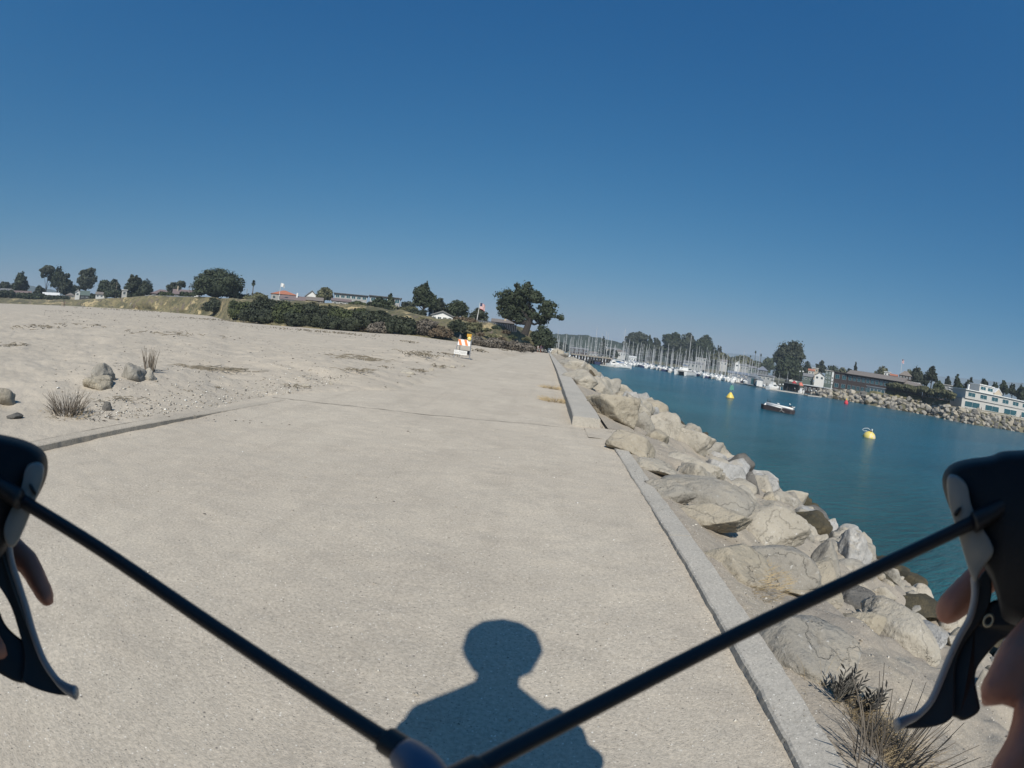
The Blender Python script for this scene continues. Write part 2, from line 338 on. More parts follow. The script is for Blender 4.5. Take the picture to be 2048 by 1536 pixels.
XL, XR = -3.62, 0.86          # edges of the path
_c0, _c1 = onz(660, 808, 0), onz(1140, 856, 0)
def crack_y(x): return _c0.y+(x-_c0.x)*(_c1.y-_c0.y)/(_c1.x-_c0.x)
def sag(y): return -.009*np.clip(np.asarray(y, float)-20, 0, None)
def kx(y): return -3.53+.046*np.clip(np.asarray(y, float), -6, 7)
def path_z(x, y):
    return sag(y)+.006*fbm(x*2.1, y*2.1, o=3)+.0025*fbm(x*14, y*14, o=2)-.012*np.exp(-((x-XR)/.12)**2)*sstep(6, -1, y)
def mkpath(name, y0, y1, nr, geo):
    u = np.linspace(0, 1, 120); x = XL+(XR+.012-XL)*u
    t = np.linspace(0, 1, nr)
    X = np.repeat(x[None, :], nr, 0); a, b = y0(x)[None, :], y1(x)[None, :]
    tt = (np.exp(t*geo)-1)/(math.exp(geo)-1); Y = a+(b-a)*tt[:, None]
    return npmesh(name, *grid(X, Y, path_z(X, Y)), M_path, smooth=True)
tag(mkpath('path', lambda x: x*0-7, lambda x: crack_y(x)-.010+.006*fbm(x*6, x*0, o=3), 420, .01), 'packed grit slab of the path nearest the rider', kind='structure')
tag(mkpath('path', lambda x: crack_y(x)+.010+.006*fbm(x*6, x*0+9, o=3), lambda x: x*0+126, 420, 3.2), 'sandy stretch of the path beyond the joint', kind='structure')
o = MB().add([(-3.7, -8, -.07), (1.2, -8, -.07), (1.2, 20, -.07), (-3.7, 20, -.07), (1.2, 128, -1.02), (-3.7, 128, -1.02)], [(0, 1, 2, 3), (3, 2, 4, 5)]).build('path_bed', M_sand); tag(o, kind='structure')

# edge of the beach under the bluff: px, py, forward distance
EDGE = [(-350, 606, 300), (0, 607, 275), (127, 611.5, 250), (250, 618, 225), (330, 624, 195), (420, 632, 165), (460, 643, 120), (560, 652, 108), (650, 659, 100), (740, 666, 95), (820, 671, 92), (900, 682, 92), (1000, 692, 100), (1060, 700, 118), (1120, 708, 126)]
TOP = [(-350, 590, 345), (0, 596, 320), (85, 600, 290), (150, 600, 272), (240, 596, 245), (300, 592, 225), (400, 596, 195), (460, 600, 165), (560, 604, 145), (650, 609, 138), (740, 618, 130), (820, 629, 124), (870, 640, 120), (940, 646, 118), (1030, 654, 130), (1060, 662, 132), (1090, 682, 136), (1120, 706, 140)]
def az_of(px): 
    r = ray(px, hor(px)); return math.atan2(r.x, r.y)
PXT = np.linspace(-380, 1200, 400); AZT = np.array([az_of(p) for p in PXT])
def px_of_az(a): return np.interp(a, AZT, PXT)
def edge_rz(az):
    px = px_of_az(az); out = []
    for p in np.atleast_1d(px):
        q = P(p, interp(EDGE, p, 1), interp(EDGE, p, 2)); out.append((math.hypot(q.x, q.y), q.z))
    return np.array(out).T
def beach_z(X, Y, rr=None, ze=None):
    X = np.asarray(X, float); Y = np.asarray(Y, float); r = np.hypot(X, Y)
    if rr is None: 
        rr, ze = edge_rz(np.arctan2(X, Y).ravel()); rr = rr.reshape(X.shape); ze = ze.reshape(X.shape)
    s = np.clip(r/rr, 0, 1)**1.15
    z = ze*s + .045*(1-s); z = z+(sag(Y)-z)*np.exp(-(np.clip(-X-2.6, 0, None)/9)**2)*sstep(20, 40, Y)
    rel = .055*fbm(X*.55, Y*.55, o=4)+.022*fbm(X*3.1, Y*3.1, o=3)
    inner = kx(Y)-.14*(Y < 6)+.9*sstep(6.0, 8.5, Y)
    d = inner-X+.25*fbm(X*.0+Y*.8, Y*.8+3, o=3)*sstep(6.5, 8, Y)
    amp = sstep(.1, 1.4, d)
    z = z + (rel+.03)*amp*np.where(r < 60, 1, .6)
    z = z - .09*sstep(.45, 0, d)*sstep(5.2, 6.3, Y)
    z = z+(.046-.048*sstep(2.6, 5.6, Y)-.045)*np.exp(-(np.clip(d, 0, None)/.45)**2)*sstep(6.6, 5.6, Y)
    for (bx, by, w, h) in BUMPS: z = z+h*np.exp(-(((X-bx)/w)**2+((Y-by)/w)**2))*amp
    return z
BUMPS = []
for (px, py, w, h) in ((835, 718, 1.6, .22), (930, 695, 3.2, .35), (1010, 698, 3.0, .25), (965, 700, 2.0, .2), (195, 770, .7, .10), (275, 755, .8, .08), (690, 740, 1.5, .12), (600, 752, 1.2, .1), (330, 795, 1.2, .05), (560, 735, 1.6, .12)):
    q = onz(px, py, 0); BUMPS.append((q.x, q.y, w, h))
na, nr = 420, 330
az = np.linspace(R(-86), R(-1.35), na); er, ez = edge_rz(az)
A = np.repeat(az[None, :], nr, 0); t = np.linspace(0, 1, nr)[:, None]
_ty = np.linspace(-1.5, 132, 6000); _tx = kx(_ty)-.13+1.03*sstep(6.0, 8.5, _ty); _ta = np.arctan2(_tx, _ty); _tr = np.hypot(_tx, _ty)
ir = np.interp(az, _ta, _tr)[None, :]; RR = ir*(er[None, :]*1.01/ir)**t
X, Y = RR*np.sin(A), RR*np.cos(A)
Z = beach_z(X, Y, er[None, :], ez[None, :])
o = npmesh('beach', *grid(X[:, ::-1], Y[:, ::-1], Z[:, ::-1]), M_sand, smooth=True); tag(o, kind='structure')

# bluff behind the beach, its face and the flat land on top
cols = np.linspace(-350, 1118, 420); rows = []
prof = [(0, -.6), (0.02, 0)]+[(s, None) for s in np.linspace(.06, 1, 16)]
for s, z0 in prof:
    row = []
    for px in cols:
        b = P(px, interp(EDGE, px, 1), interp(EDGE, px, 2)); tpt = P(px, interp(TOP, px, 1), interp(TOP, px, 2))
        q = b.lerp(tpt, s); zz = b.z+(tpt.z-b.z)*float(sstep(0, .55, s)); nn = float(fbm(px*.05, s*3, o=4))
        q.z = zz + (nn*.35*math.sin(math.pi*min(s*1.2, 1)) if z0 is None else (z0 or 0)); q.y += nn*2.0*(1-s)*(s > .03)
        row.append(q)
    rows.append(row)
for dd in (6, 20, 60, 150, 400, 1200):
    row = []
    for px in cols:
        tpt = P(px, interp(TOP, px, 1), interp(TOP, px, 2)); h = Vector((tpt.x, tpt.y, 0)).normalized(); q = tpt+h*dd; q.z = max(tpt.z-.15-dd*.003, -3.6); row.append(q)
    rows.append(row)
arr = np.array([[p[:] for p in r] for r in rows]); o = npmesh('bluff', *grid(arr[..., 0], arr[..., 1], arr[..., 2]), M_bluff, smooth=True); tag(o, kind='structure')

# rock and sand bank of the jetty, down to the channel
def slope_z(x, y):
    x = np.asarray(x, float); y = np.asarray(y, float)
    z = -.02-np.clip(x-1.1, 0, None)*.425+sag(y)*sstep(2.5, 1.0, x)
    return z + sstep(1.1, 2.2, x)*(.16*fbm(x*.7, y*.7, o=4)+.03*fbm(x*4, y*4, o=3))+.012*fbm(x*9, y*9, o=2)*sstep(1.0, 1.08, x)
xs = np.concatenate([np.linspace(.99, 3, 60), np.linspace(3.06, 14, 100)]); ys = np.concatenate([np.linspace(-7, 8, 220), 8+(np.exp(np.linspace(0, 3.1, 200))-1)/(math.exp(3.1)-1)*177])
X, Y = np.meshgrid(xs, ys); Zs = slope_z(X, Y)
k = sstep(6.0, 6.6, Y)*sstep(1.1, .9, X); 
o = npmesh('bank', *grid(X, Y, Zs), M_bank, smooth=True); tag(o, kind='structure')
def onslope(px, py):
    r = ray(px, py); t = 1.0
    for i in range(4000):
        p = CAM+r*t
        if p.z < float(-.02-max(p.x-1.1, 0)*.425): return p, t
        t *= 1.004
    return p, t

# kerbs
def strip(name, x0, x1, ya, yb, zt, zb, n, m, jag=.006, xf=None):
    _x0, _x1 = x0, x1
    ys = np.linspace(ya, yb, n); mb = MB(); sec = []
    for i, y in enumerate(ys):
        x0, x1 = (_x0+xf(y), _x1+xf(y)) if xf else (_x0, _x1)
        j0 = jag*float(.45*fbm([y*1.6], [1.5])[0]+.55*fbm([y*17], [1.5])[0]); j1 = jag*float(.45*fbm([y*1.6], [9.5])[0]+.55*fbm([y*17], [9.5])[0]); zz = zt(y)+.003*float(fbm([y*3], [4.5])[0])
        sec.append([(x0+j0, y, zb), (x0+j0, y, zz-.008), (x0+j0+.008, y, zz), (x1+j1-.008, y, zz), (x1+j1, y, zz-.008), (x1+j1, y, zb)])
    vs = [p for s_ in sec for p in s_]; k = 6
    fs = [(i*k+j, i*k+j+1, (i+1)*k+j+1, (i+1)*k+j) for i in range(n-1) for j in range(k-1)]+[(0, 1, 2, 3, 4, 5), tuple((n-1)*k+j for j in range(5, -1, -1))]
    return mb.add(vs, fs).build(name, m, smooth=False)
tag(strip('kerb', -.145, 0, -6, 5.75, lambda y: .052-.048*float(sstep(2.6, 5.6, y)), -.12, 260, M_dusty, xf=lambda y: float(kx(y))), 'concrete kerb along the left side of the path, half buried in sand', 'kerb')
# right kerb in cast lengths
ky = [-6, -3.1, -.4, 2.74, 5.9]
for i in range(4):
    o = strip('kerb', XR+.005*(i % 2), 1.01+.004*(i % 2), ky[i]+.006, ky[i+1]-.006, lambda y: .026-.012*float(sstep(2, 5.9, y))-.006*math.sin(y*2), -.12, 420, M_conc, .0065)
    tag(o, ['concrete kerb length behind the rider', 'concrete kerb length under the rider on the right', 'concrete kerb length right of the rider shadow by the dry plants', 'concrete kerb length ending at the low wall'][i], 'kerb', 'kerb lengths along the rocks')
# sloped patch between kerb and wall
o = npmesh('apron', *grid(*(lambda X, Y: (X, Y, .004+.006*fbm(X*6, Y*6, o=3)))(*np.meshgrid(np.linspace(.62, 1.12, 20), np.linspace(5.92, 6.75, 20)))), M_sand, smooth=True); tag(o, kind='structure')

# low wall in long cast sections
def wallsec(i, y0, y1, h0, h1, label):
    x0, x1 = .455, .84; n = max(3, int((y1-y0)*3)); sec = []
    for y in np.linspace(y0, y1, n):
        hh = h0+(h1-h0)*min(1, (y-y0)/.7)+float(sag(y)); w = .006*float(fbm([y*2.], [3.3+i])[0]); b = .012
        sec.append([(x0+w, y, hh-.3), (x0+w, y, hh-b), (x0+w+b, y, hh), (x1+w-b, y, hh), (x1+w, y, hh-b), (x1+w, y, hh-.5)])
    vs = [p for s_ in sec for p in s_]; k = 6
    fs = [(a*k+j, a*k+j+1, (a+1)*k+j+1, (a+1)*k+j) for a in range(n-1) for j in range(k-1)]+[(0, 1, 2, 3, 4, 5), tuple((n-1)*k+j for j in range(5, -1, -1))]
    return tag(MB().add(vs, fs).build('low_wall', M_conc), label, 'wall', 'sections of the low wall')
yy = [6.75, 12.9, 19.5, 29, 44, 70, 118]
lb = ['nearest section of the low concrete wall, its end beside the big tan boulder', 'second section of the low concrete wall, past the pale joint', 'third section of the low concrete wall beside the layered rock', 'fourth section of the low concrete wall, half way to the bushes', 'fifth section of the low concrete wall, far down the path', 'last section of the low concrete wall, ending by the cyclists']
for i in range(6): wallsec(i, yy[i]+.012, yy[i+1]-.012, .13 if i == 0 else .15, .15, lb[i])
o = MB().box((1.05, 118.6, -.35), (1.7, .5, 1.3)).build('concrete_block', M_white); tag(o, 'white concrete block at the far end of the low wall', 'block')

# ================================================================ OPPOSITE SHORE
WL = [(1100, 723), (1640, 793), (1700, 803), (1750, 812.5), (1800, 821), (1850, 829.5), (1890, 838.5), (1930, 847), (2000, 857.5), (2048, 866)]
WLD = [(1100, 520), (1200, 500), (1300, 450), (1400, 400), (1480, 340), (1530, 290), (1580, 240), (1630, 203)]
TPX = [(1640, 779), (1690, 782), (1740, 788), (1800, 796), (1890, 813), (1925, 819), (2010, 831), (2050, 842)]
wpts, tpts = [], []
for px in range(1100, 2041, 10):
    if px < 1640: d = float(np.interp(px, [a for a, _ in WLD], [b for _, b in WLD])); w = G(px, d, WZ); t_ = G(px, d+8, WZ+2.0)
    else: w = onz(px, interp(WL, px, 1), WZ); d = (w-CAM).length; t_ = P(px, interp(TPX, px, 1), d+8)
    wpts.append((px, w, d)); tpts.append((px, t_, d+8))
_dr = (wpts[-1][1]-wpts[-6][1]); _dr.z = 0; _dr.normalize()
_w0, _t0 = wpts[-1][1].copy(), tpts[-1][1].copy()
for px in range(2050, 2301, 10): wpts.append((px, _w0+_dr*(px-2040)*.9, 0)); tpts.append((px, _t0+_dr*(px-2040)*.9, 0))
def bankpt(px, s):
    i = int(np.clip((px-1100)/10, 0, len(wpts)-2)); f = (px-1100)/10-i
    w = wpts[i][1].lerp(wpts[i+1][1], f); t_ = tpts[i][1].lerp(tpts[i+1][1], f); return w.lerp(t_, s)
def WD(px): return (bankpt(px, 0)-CAM).length
rows = []
for s in (-.6, 0, .25, .5, .75, 1, 1.15):
    rows.append([bankpt(px, s)-Vector((0, 0, .25 if s < 1 else 0)) for px in range(1100, 2290, 10)])
for dd in (15, 40, 120, 400, 1500):
    row = []
    for px in range(1100, 2290, 10):
        t_ = bankpt(px, 1); h = Vector((t_.x, t_.y, 0)).normalized(); q = t_+h*dd; q.z = t_.z-.1-.002*min(dd, 400); row.append(q)
    rows.append(row)
arr = np.array([[p[:] for p in r] for r in rows]); o = npmesh('shore', *grid(arr[..., 0], arr[..., 1], arr[..., 2]), M_land, smooth=True); tag(o, kind='structure')

# hills
def hill(label, tab, D, thick, m, amp, sc):
    px = np.linspace(tab[0][0], tab[-1][0], 260); rows = []
    for k, (fr, dz) in enumerate(((0, 0), (.35, .6), (.7, .93), (1, 1), (1.6, .6), (2.4, 0))):
        r = []
        for p in px:
            top = interp(tab, p, 1)+float(fbm([p*sc], [k*.7], o=4)[0])*amp; z = CAM.z-(top-hor(p))*(D+thick)/FPX
            r.append(G(p, D+thick*fr, -4+(z+4)*dz)[:])
        rows.append(r)
    a = np.array(rows); o = npmesh('hill', *grid(a[..., 0], a[..., 1], a[..., 2]), m, smooth=True); return tag(o, label, kind='structure')
hill('dark wooded ridge behind the masts', [(1020, 672), (1100, 668.5), (1130, 668), (1180, 672), (1215, 679), (1260, 690), (1300, 698), (1400, 708), (1480, 717)], 640, 120, M_hill, 1.6, .12)
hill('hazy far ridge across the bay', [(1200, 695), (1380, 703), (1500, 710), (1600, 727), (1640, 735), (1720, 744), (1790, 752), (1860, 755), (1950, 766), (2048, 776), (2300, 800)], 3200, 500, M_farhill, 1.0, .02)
hill('hazy far hills at the left', [(-300, 570), (0, 571), (60, 576), (140, 590), (250, 604), (420, 622)], 1900, 300, M_hill, 1.5, .05)
# ================================================================ ROCKS
def rock_arrays(seed, sub, dims, facets=11, rough=.06, soft=20):
    r = np.random.default_rng(seed); D, F = ICO[sub]
    N = r.normal(size=(facets, 3)); N /= np.linalg.norm(N, axis=1)[:, None]; H = r.uniform(.62, 1.0, facets)
    dots = np.clip(D@N.T, 0.02, None); rad = H[None, :]/dots; rad = (np.clip(rad, 0, 6)**(-soft)).sum(1)**(-1/soft); rad = np.clip(rad, .35, 1.25)
    o = seed*3.7; rad = rad*(1+rough*fbm(D[:, 0]*2.2+o, D[:, 1]*2.2, D[:, 2]*2.2, o=3)+rough*.35*fbm(D[:, 0]*9+o, D[:, 1]*9, D[:, 2]*9, o=3))
    rad -= .05*np.clip(1-np.abs(fbm(D[:, 0]*2.6+o, D[:, 1]*2.6+4, D[:, 2]*2.6, o=3))*9, 0, 1)*(sub >= 4)
    if sub >= 4: rad *= 1+.012*fbm(D[:, 0]*22+o, D[:, 1]*22, D[:, 2]*22, o=2)
    V = D*rad[:, None]; V -= (V.max(0)+V.min(0))/2; V /= (V.max(0)-V.min(0))/2
    return V*np.array(dims), F
def rock(label, loc, dims, m, seed, sub=4, rz=0, tilt=(0, 0), group=None, name='rock', cat='rock', facets=11, rough=.06, soft=10):
    V, F = rock_arrays(seed, sub, dims, facets, rough, soft); o = npmesh(name, V, F, M_rock[m] if isinstance(m, str) else m, loc=loc, smooth=False)
    o.rotation_euler = (tilt[0], tilt[1], rz)
    if sub >= 4: o.data.polygons.foreach_set('use_smooth', np.ones(len(F), bool))
    return tag(o, label, cat, group)
BOULD = []
def boulder(px, py, w, h, m, seed, label, ry=.85, sink=.37, rz=None, facets=9, rough=.045, tilt=0.0, roll=0.0, soft=60):
    p, t = onslope(px, py+h*.32); D = t; f = D/FPX; d = (p-CAM); phi = math.atan2(-d.z, math.hypot(d.x, d.y)); wd = w/2*f*math.hypot(1, 0)
    rx = wd; app = h/2*f; r2 = rx*ry; rz_ = max(.38*min(rx, app*1.3), (app-r2*math.sin(phi)*.75)/max(math.cos(phi), .2)); back = Vector((d.x, d.y, 0)).normalized()*r2*.35
    c = p+back+Vector((0, 0, rz_*(1-2*sink)*.9))
    yaw = azyaw(p) if rz is None else rz
    o = rock(label, c, (rx*1.22, r2*1.22, rz_*1.2), m, seed, 5 if w > 70 else 4, yaw, (tilt, roll), facets=facets, rough=rough, soft=soft); BOULD.append((c.x, c.y, max(rx, r2))); return o
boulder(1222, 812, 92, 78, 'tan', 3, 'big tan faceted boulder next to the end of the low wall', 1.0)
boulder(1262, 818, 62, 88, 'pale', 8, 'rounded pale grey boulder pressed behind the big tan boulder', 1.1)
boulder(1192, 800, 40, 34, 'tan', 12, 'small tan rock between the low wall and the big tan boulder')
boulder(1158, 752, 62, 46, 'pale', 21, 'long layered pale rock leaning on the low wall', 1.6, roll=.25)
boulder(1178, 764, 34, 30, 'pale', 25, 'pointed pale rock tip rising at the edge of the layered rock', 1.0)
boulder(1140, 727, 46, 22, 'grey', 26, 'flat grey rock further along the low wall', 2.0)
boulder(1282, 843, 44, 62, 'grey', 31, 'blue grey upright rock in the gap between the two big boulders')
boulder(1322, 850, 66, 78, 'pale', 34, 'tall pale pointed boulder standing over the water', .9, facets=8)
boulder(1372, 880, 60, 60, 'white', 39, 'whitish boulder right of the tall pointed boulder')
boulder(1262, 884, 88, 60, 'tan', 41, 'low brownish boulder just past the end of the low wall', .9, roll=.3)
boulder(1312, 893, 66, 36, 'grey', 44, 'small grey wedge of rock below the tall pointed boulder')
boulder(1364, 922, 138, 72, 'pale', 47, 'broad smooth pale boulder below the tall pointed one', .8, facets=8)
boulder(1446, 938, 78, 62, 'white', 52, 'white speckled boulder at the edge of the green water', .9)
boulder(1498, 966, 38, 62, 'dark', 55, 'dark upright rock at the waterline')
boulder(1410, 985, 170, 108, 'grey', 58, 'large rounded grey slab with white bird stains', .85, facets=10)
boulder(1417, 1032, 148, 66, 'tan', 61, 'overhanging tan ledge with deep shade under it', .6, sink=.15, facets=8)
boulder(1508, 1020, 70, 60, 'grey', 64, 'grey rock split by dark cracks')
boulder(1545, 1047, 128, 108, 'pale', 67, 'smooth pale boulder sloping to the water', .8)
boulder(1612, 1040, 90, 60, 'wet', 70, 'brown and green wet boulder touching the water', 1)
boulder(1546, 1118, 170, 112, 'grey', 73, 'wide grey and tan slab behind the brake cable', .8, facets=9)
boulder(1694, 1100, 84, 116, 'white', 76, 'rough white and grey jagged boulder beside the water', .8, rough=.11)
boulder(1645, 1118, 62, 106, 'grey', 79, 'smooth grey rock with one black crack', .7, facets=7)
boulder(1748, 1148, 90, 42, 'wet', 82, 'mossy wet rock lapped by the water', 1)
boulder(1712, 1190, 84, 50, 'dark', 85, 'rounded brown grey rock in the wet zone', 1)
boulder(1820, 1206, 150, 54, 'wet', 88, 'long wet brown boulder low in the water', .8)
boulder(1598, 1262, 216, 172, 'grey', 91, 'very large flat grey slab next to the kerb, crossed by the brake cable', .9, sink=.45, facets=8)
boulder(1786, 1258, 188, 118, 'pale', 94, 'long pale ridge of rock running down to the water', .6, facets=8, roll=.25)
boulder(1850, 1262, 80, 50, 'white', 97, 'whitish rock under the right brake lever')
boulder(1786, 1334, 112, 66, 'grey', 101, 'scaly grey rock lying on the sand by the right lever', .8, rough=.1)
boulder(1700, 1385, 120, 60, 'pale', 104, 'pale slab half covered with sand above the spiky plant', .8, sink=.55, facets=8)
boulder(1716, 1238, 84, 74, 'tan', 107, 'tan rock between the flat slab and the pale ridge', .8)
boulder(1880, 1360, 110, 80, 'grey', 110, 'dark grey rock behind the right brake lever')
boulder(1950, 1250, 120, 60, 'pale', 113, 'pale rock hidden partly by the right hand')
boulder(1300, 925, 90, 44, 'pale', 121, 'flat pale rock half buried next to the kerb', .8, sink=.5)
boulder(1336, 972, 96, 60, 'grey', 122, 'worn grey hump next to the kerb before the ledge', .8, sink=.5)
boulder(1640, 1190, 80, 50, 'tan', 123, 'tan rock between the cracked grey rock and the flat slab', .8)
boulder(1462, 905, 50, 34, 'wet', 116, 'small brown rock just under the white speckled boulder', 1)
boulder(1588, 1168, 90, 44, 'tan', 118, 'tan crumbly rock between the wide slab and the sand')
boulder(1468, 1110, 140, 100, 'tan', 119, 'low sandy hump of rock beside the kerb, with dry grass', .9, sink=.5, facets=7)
# unnamed rocks of the bank
protos = {}
def rock_proto(m, k, sub=3):
    if (m, k, sub) not in protos:
        V, F = rock_arrays(200+k*7, sub, (1, .85, .72), 9, .07, 26); me = bpy.data.meshes.new('rock'); me.from_pydata(V.tolist(), [], F.tolist()); me.materials.append(M_rock[m]); protos[(m, k, sub)] = me
        if sub > 3: me.polygons.foreach_set('use_smooth', np.ones(len(F), bool))
    return protos[(m, k, sub)]
CN = {'wet': 'dark wet', 'grey': 'grey', 'pale': 'pale', 'dark': 'charcoal grey', 'white': 'whitish', 'tan': 'tan'}
def spread(n, gen, label, group, mats, sizes, sub=3, sinkk=.1):
    made = 0; tries = 0; pl = []
    while made < n and tries < n*40:
        tries += 1; p, s = gen()
        if any((p.x-a)**2+(p.y-b)**2 < (.62*(c+s))**2 for a, b, c in pl): continue
        if any((p.x-a)**2+(p.y-b)**2 < (.8*c+s*.5)**2 for a, b, c in BOULD): continue
        pl.append((p.x, p.y, s)); m = mats(p); o = bpy.data.objects.new('rock', rock_proto(m, random.randrange(7), sub)); COL.objects.link(o)
        o.location = (p.x, p.y, p.z+s*sinkk); o.scale = (s*random.uniform(.85, 1.3), s*random.uniform(.8, 1.1), s*random.uniform(.7, 1.15)); o.rotation_euler = (random.uniform(-.5, .5), random.uniform(-.5, .5), random.uniform(0, 6.28))
        lo, hi = sizes; sn = 'small' if s < lo+(hi-lo)*.33 else ('middling' if s < lo+(hi-lo)*.66 else 'large'); tag(o, '%s %s boulder %s' % (sn, CN[m], label(p)), 'rock', group); made += 1
    return pl
def g_near():
    y = random.uniform(4.5, 17); x = random.uniform(6.5, 12.2); return Vector((x, y, float(slope_z(x, y)))), random.uniform(.3, .75)
spread(46, g_near, lambda p: 'low on the bank '+('behind the right brake lever' if p.y < 7 else ('just past the brake cable' if p.y < 10 else ('below the wide grey slab' if p.y < 14 else 'by the white speckled boulder')))+(' at the waterline' if p.x > 9.5 else ''), 'loose boulders low on the bank', lambda p: 'wet' if p.z < -4.0 else random.choice(['grey', 'pale', 'dark', 'white']), (.3, .75), 4)
def g_up():
    y = random.uniform(2.2, 8.5); x = 1.5+random.random()**.7*5.0; return Vector((x, y, float(slope_z(x, y)))), random.uniform(.16, .40)
spread(34, g_up, lambda p: 'between the large slabs '+('beside the kerb' if p.x < 3 else 'half way down the bank')+(', lower right' if p.y < 4 else (', crossed by the cable' if p.y < 6 else ', near the wall end')), 'rocks between the large slabs', lambda p: random.choice(['grey', 'pale', 'pale', 'tan']), (.16, .4), 4, -.1)
def g_mid():
    y = random.uniform(9, 32); x = random.uniform(1.7, 12.2); return Vector((x, y, float(slope_z(x, y)))), random.uniform(.32, .62)*(1 if y < 17 else 1.45)
spread(62, g_mid, lambda p: ('next to the low wall' if p.x < 4 else ('below the low wall' if p.x < 8 else 'at the channel edge'))+(', behind the tall pointed boulder' if p.y < 15 else (', beside the third wall section' if p.y < 23 else ', beside the fourth wall section')), 'boulders beside the low wall', lambda p: 'wet' if p.z < -4.1 else random.choice(['pale', 'pale', 'tan', 'grey', 'white']), (.45, .95), 4)
def g_far():
    y = 32+random.random()**1.3*145; x = random.uniform(1.4, 12.2); return Vector((x, y, float(slope_z(x, y)))), random.uniform(.6, 1.2)
spread(56, g_far, lambda p: ('far along the bank' if p.y < 70 else 'by the pier')+(' near the wall top' if p.x < 5 else ' near the water'), 'distant boulders of the bank', lambda p: 'wet' if p.z < -4.1 else random.choice(['pale', 'grey', 'tan', 'white']), (.6, 1.2), 3)
# riprap of the opposite shore
BO = BOULD; BOULD = []
def g_opp():
    px = 1632+(random.random()**.9)*425; s = random.uniform(-.05, 1.0); p = bankpt(px, s); d = (p-CAM).length; return p, random.uniform(.85, 1.65)*(1.25 if random.random() < .12 else .95)
def opl(p):
    a = math.atan2(p.x, p.y); px = min(range(1630, 2100, 5), key=lambda q: abs(math.atan2(bankpt(q, .5).x, bankpt(q, .5).y)-a)); k = (px-1630)//35
    return ['at the left end of the opposite riprap', 'under the restaurant tower wing', 'behind the small red buoy', 'under the shingled restaurant', 'under the glass terrace', 'under the leftmost flat topped olive tree', 'under the second flat topped olive tree', 'under the middle flat topped olive tree', 'under the bending olive tree', 'at the left corner of the white building', 'below the rooftop room', 'below the white balcony panels', 'at the far right below the promenade', 'at the far right below the promenade'][min(k, 13)]+(', at the water' if p.z < -3.4 else ', in the upper riprap')
oppl = spread(130, g_opp, opl, 'riprap boulders of the opposite shore', lambda p: 'wet' if p.z < -4.12 else random.choice(['grey', 'dark', 'grey', 'tan', 'pale']), (.8, 1.9), 3)
BOULD = BO
# smaller stones between them, uncountable
def stones(name, n, gen, ms, label=None, sub=2):
    pr = [rock_arrays(500+k, sub, (1, .85, .7), 8, .08) for k in range(8)]; Vs, Fs, mi, off = [], [], [], 0
    for i in range(n):
        p, s = gen(); V, F = pr[i % 8]; a, b = random.uniform(0, 6.28), random.uniform(-.6, .6); V = V*np.array([s*random.uniform(.8, 1.3), s*random.uniform(.7, 1.1), s*random.uniform(.6, 1)])
        y, z = V[:, 1]*math.cos(b)-V[:, 2]*math.sin(b), V[:, 1]*math.sin(b)+V[:, 2]*math.cos(b); V = np.stack([V[:, 0]*math.cos(a)-y*math.sin(a), V[:, 0]*math.sin(a)+y*math.cos(a), z], 1)+np.array(p[:]); Fs.append(F+off); off += len(V); Vs.append(V); mi.append(np.full(len(F), random.randrange(len(ms))))
    o = npmesh(name, np.concatenate(Vs), np.concatenate(Fs), ms, mi=np.concatenate(mi)); return tag(o, label, kind='stuff')
def go():
    px = 1600+random.random()*560; p = bankpt(px, random.uniform(-.1, 1.05)); return p, random.uniform(.55, 1.35)
stones('rubble', 520, go, [M_rock['grey'], M_rock['tan'], M_rock['dark'], M_rock['dark']])
def go2():
    y = random.uniform(3, 40)if random.random() < .7 else random.uniform(40, 160); x = random.uniform(4.5, 12.3); return Vector((x, y, float(slope_z(x, y)))), random.uniform(.08, .26)*(1 if y < 25 else 3.2)
stones('rubble', 900, go2, [M_rock['pale'], M_rock['grey'], M_rock['tan']])

# rocks on the beach
def beach_pt(px, py):
    r = ray(px, py); t = 2.0
    for i in range(3000):
        p = CAM+r*t
        if p.z < float(beach_z(np.array([p.x]), np.array([p.y]))[0]): return p
        t *= 1.004
    return p
def brock(px, py, w, h, m, seed, label, sink=.42, **k):
    p = beach_pt(px, py+h*.35); D = (p-CAM).length; f = D/FPX; a = w/2*f
    return rock(label, p+Vector((0, 0, h*f*(.5-sink)))+Vector((p.x, p.y, 0)).normalized()*a*.3, (a, a*.8, h*f*.62), m, seed, 4, azyaw(p), (0, 0), name='rock', rough=.10, facets=8, soft=40, **k)
brock(207, 745, 56, 46, 'grey', 301, 'grey topped rock poking from the beach, left one of the leaning pair')
brock(196, 765, 70, 30, 'tan', 303, 'sand covered tan rock slab leaning on the grey topped rock')
brock(268, 745, 56, 46, 'grey', 304, 'grey rock with a tuft of dry stems growing on its right')
brock(296, 748, 40, 30, 'pale', 305, 'pale broken rock at the foot of the tuft of dry stems')
brock(8, 795, 56, 40, 'tan', 306, 'tan rock on the sand at the left edge')
brock(30, 832, 40, 14, 'dark', 307, 'low dark rock in the sand above the left brake hood')
brock(213, 812, 24, 24, 'dark', 309, 'small pointed dark stone right of the bushy dry plant')
brock(175, 832, 16, 8, 'tan', 311, 'small tan pebble below the pointed dark stone')
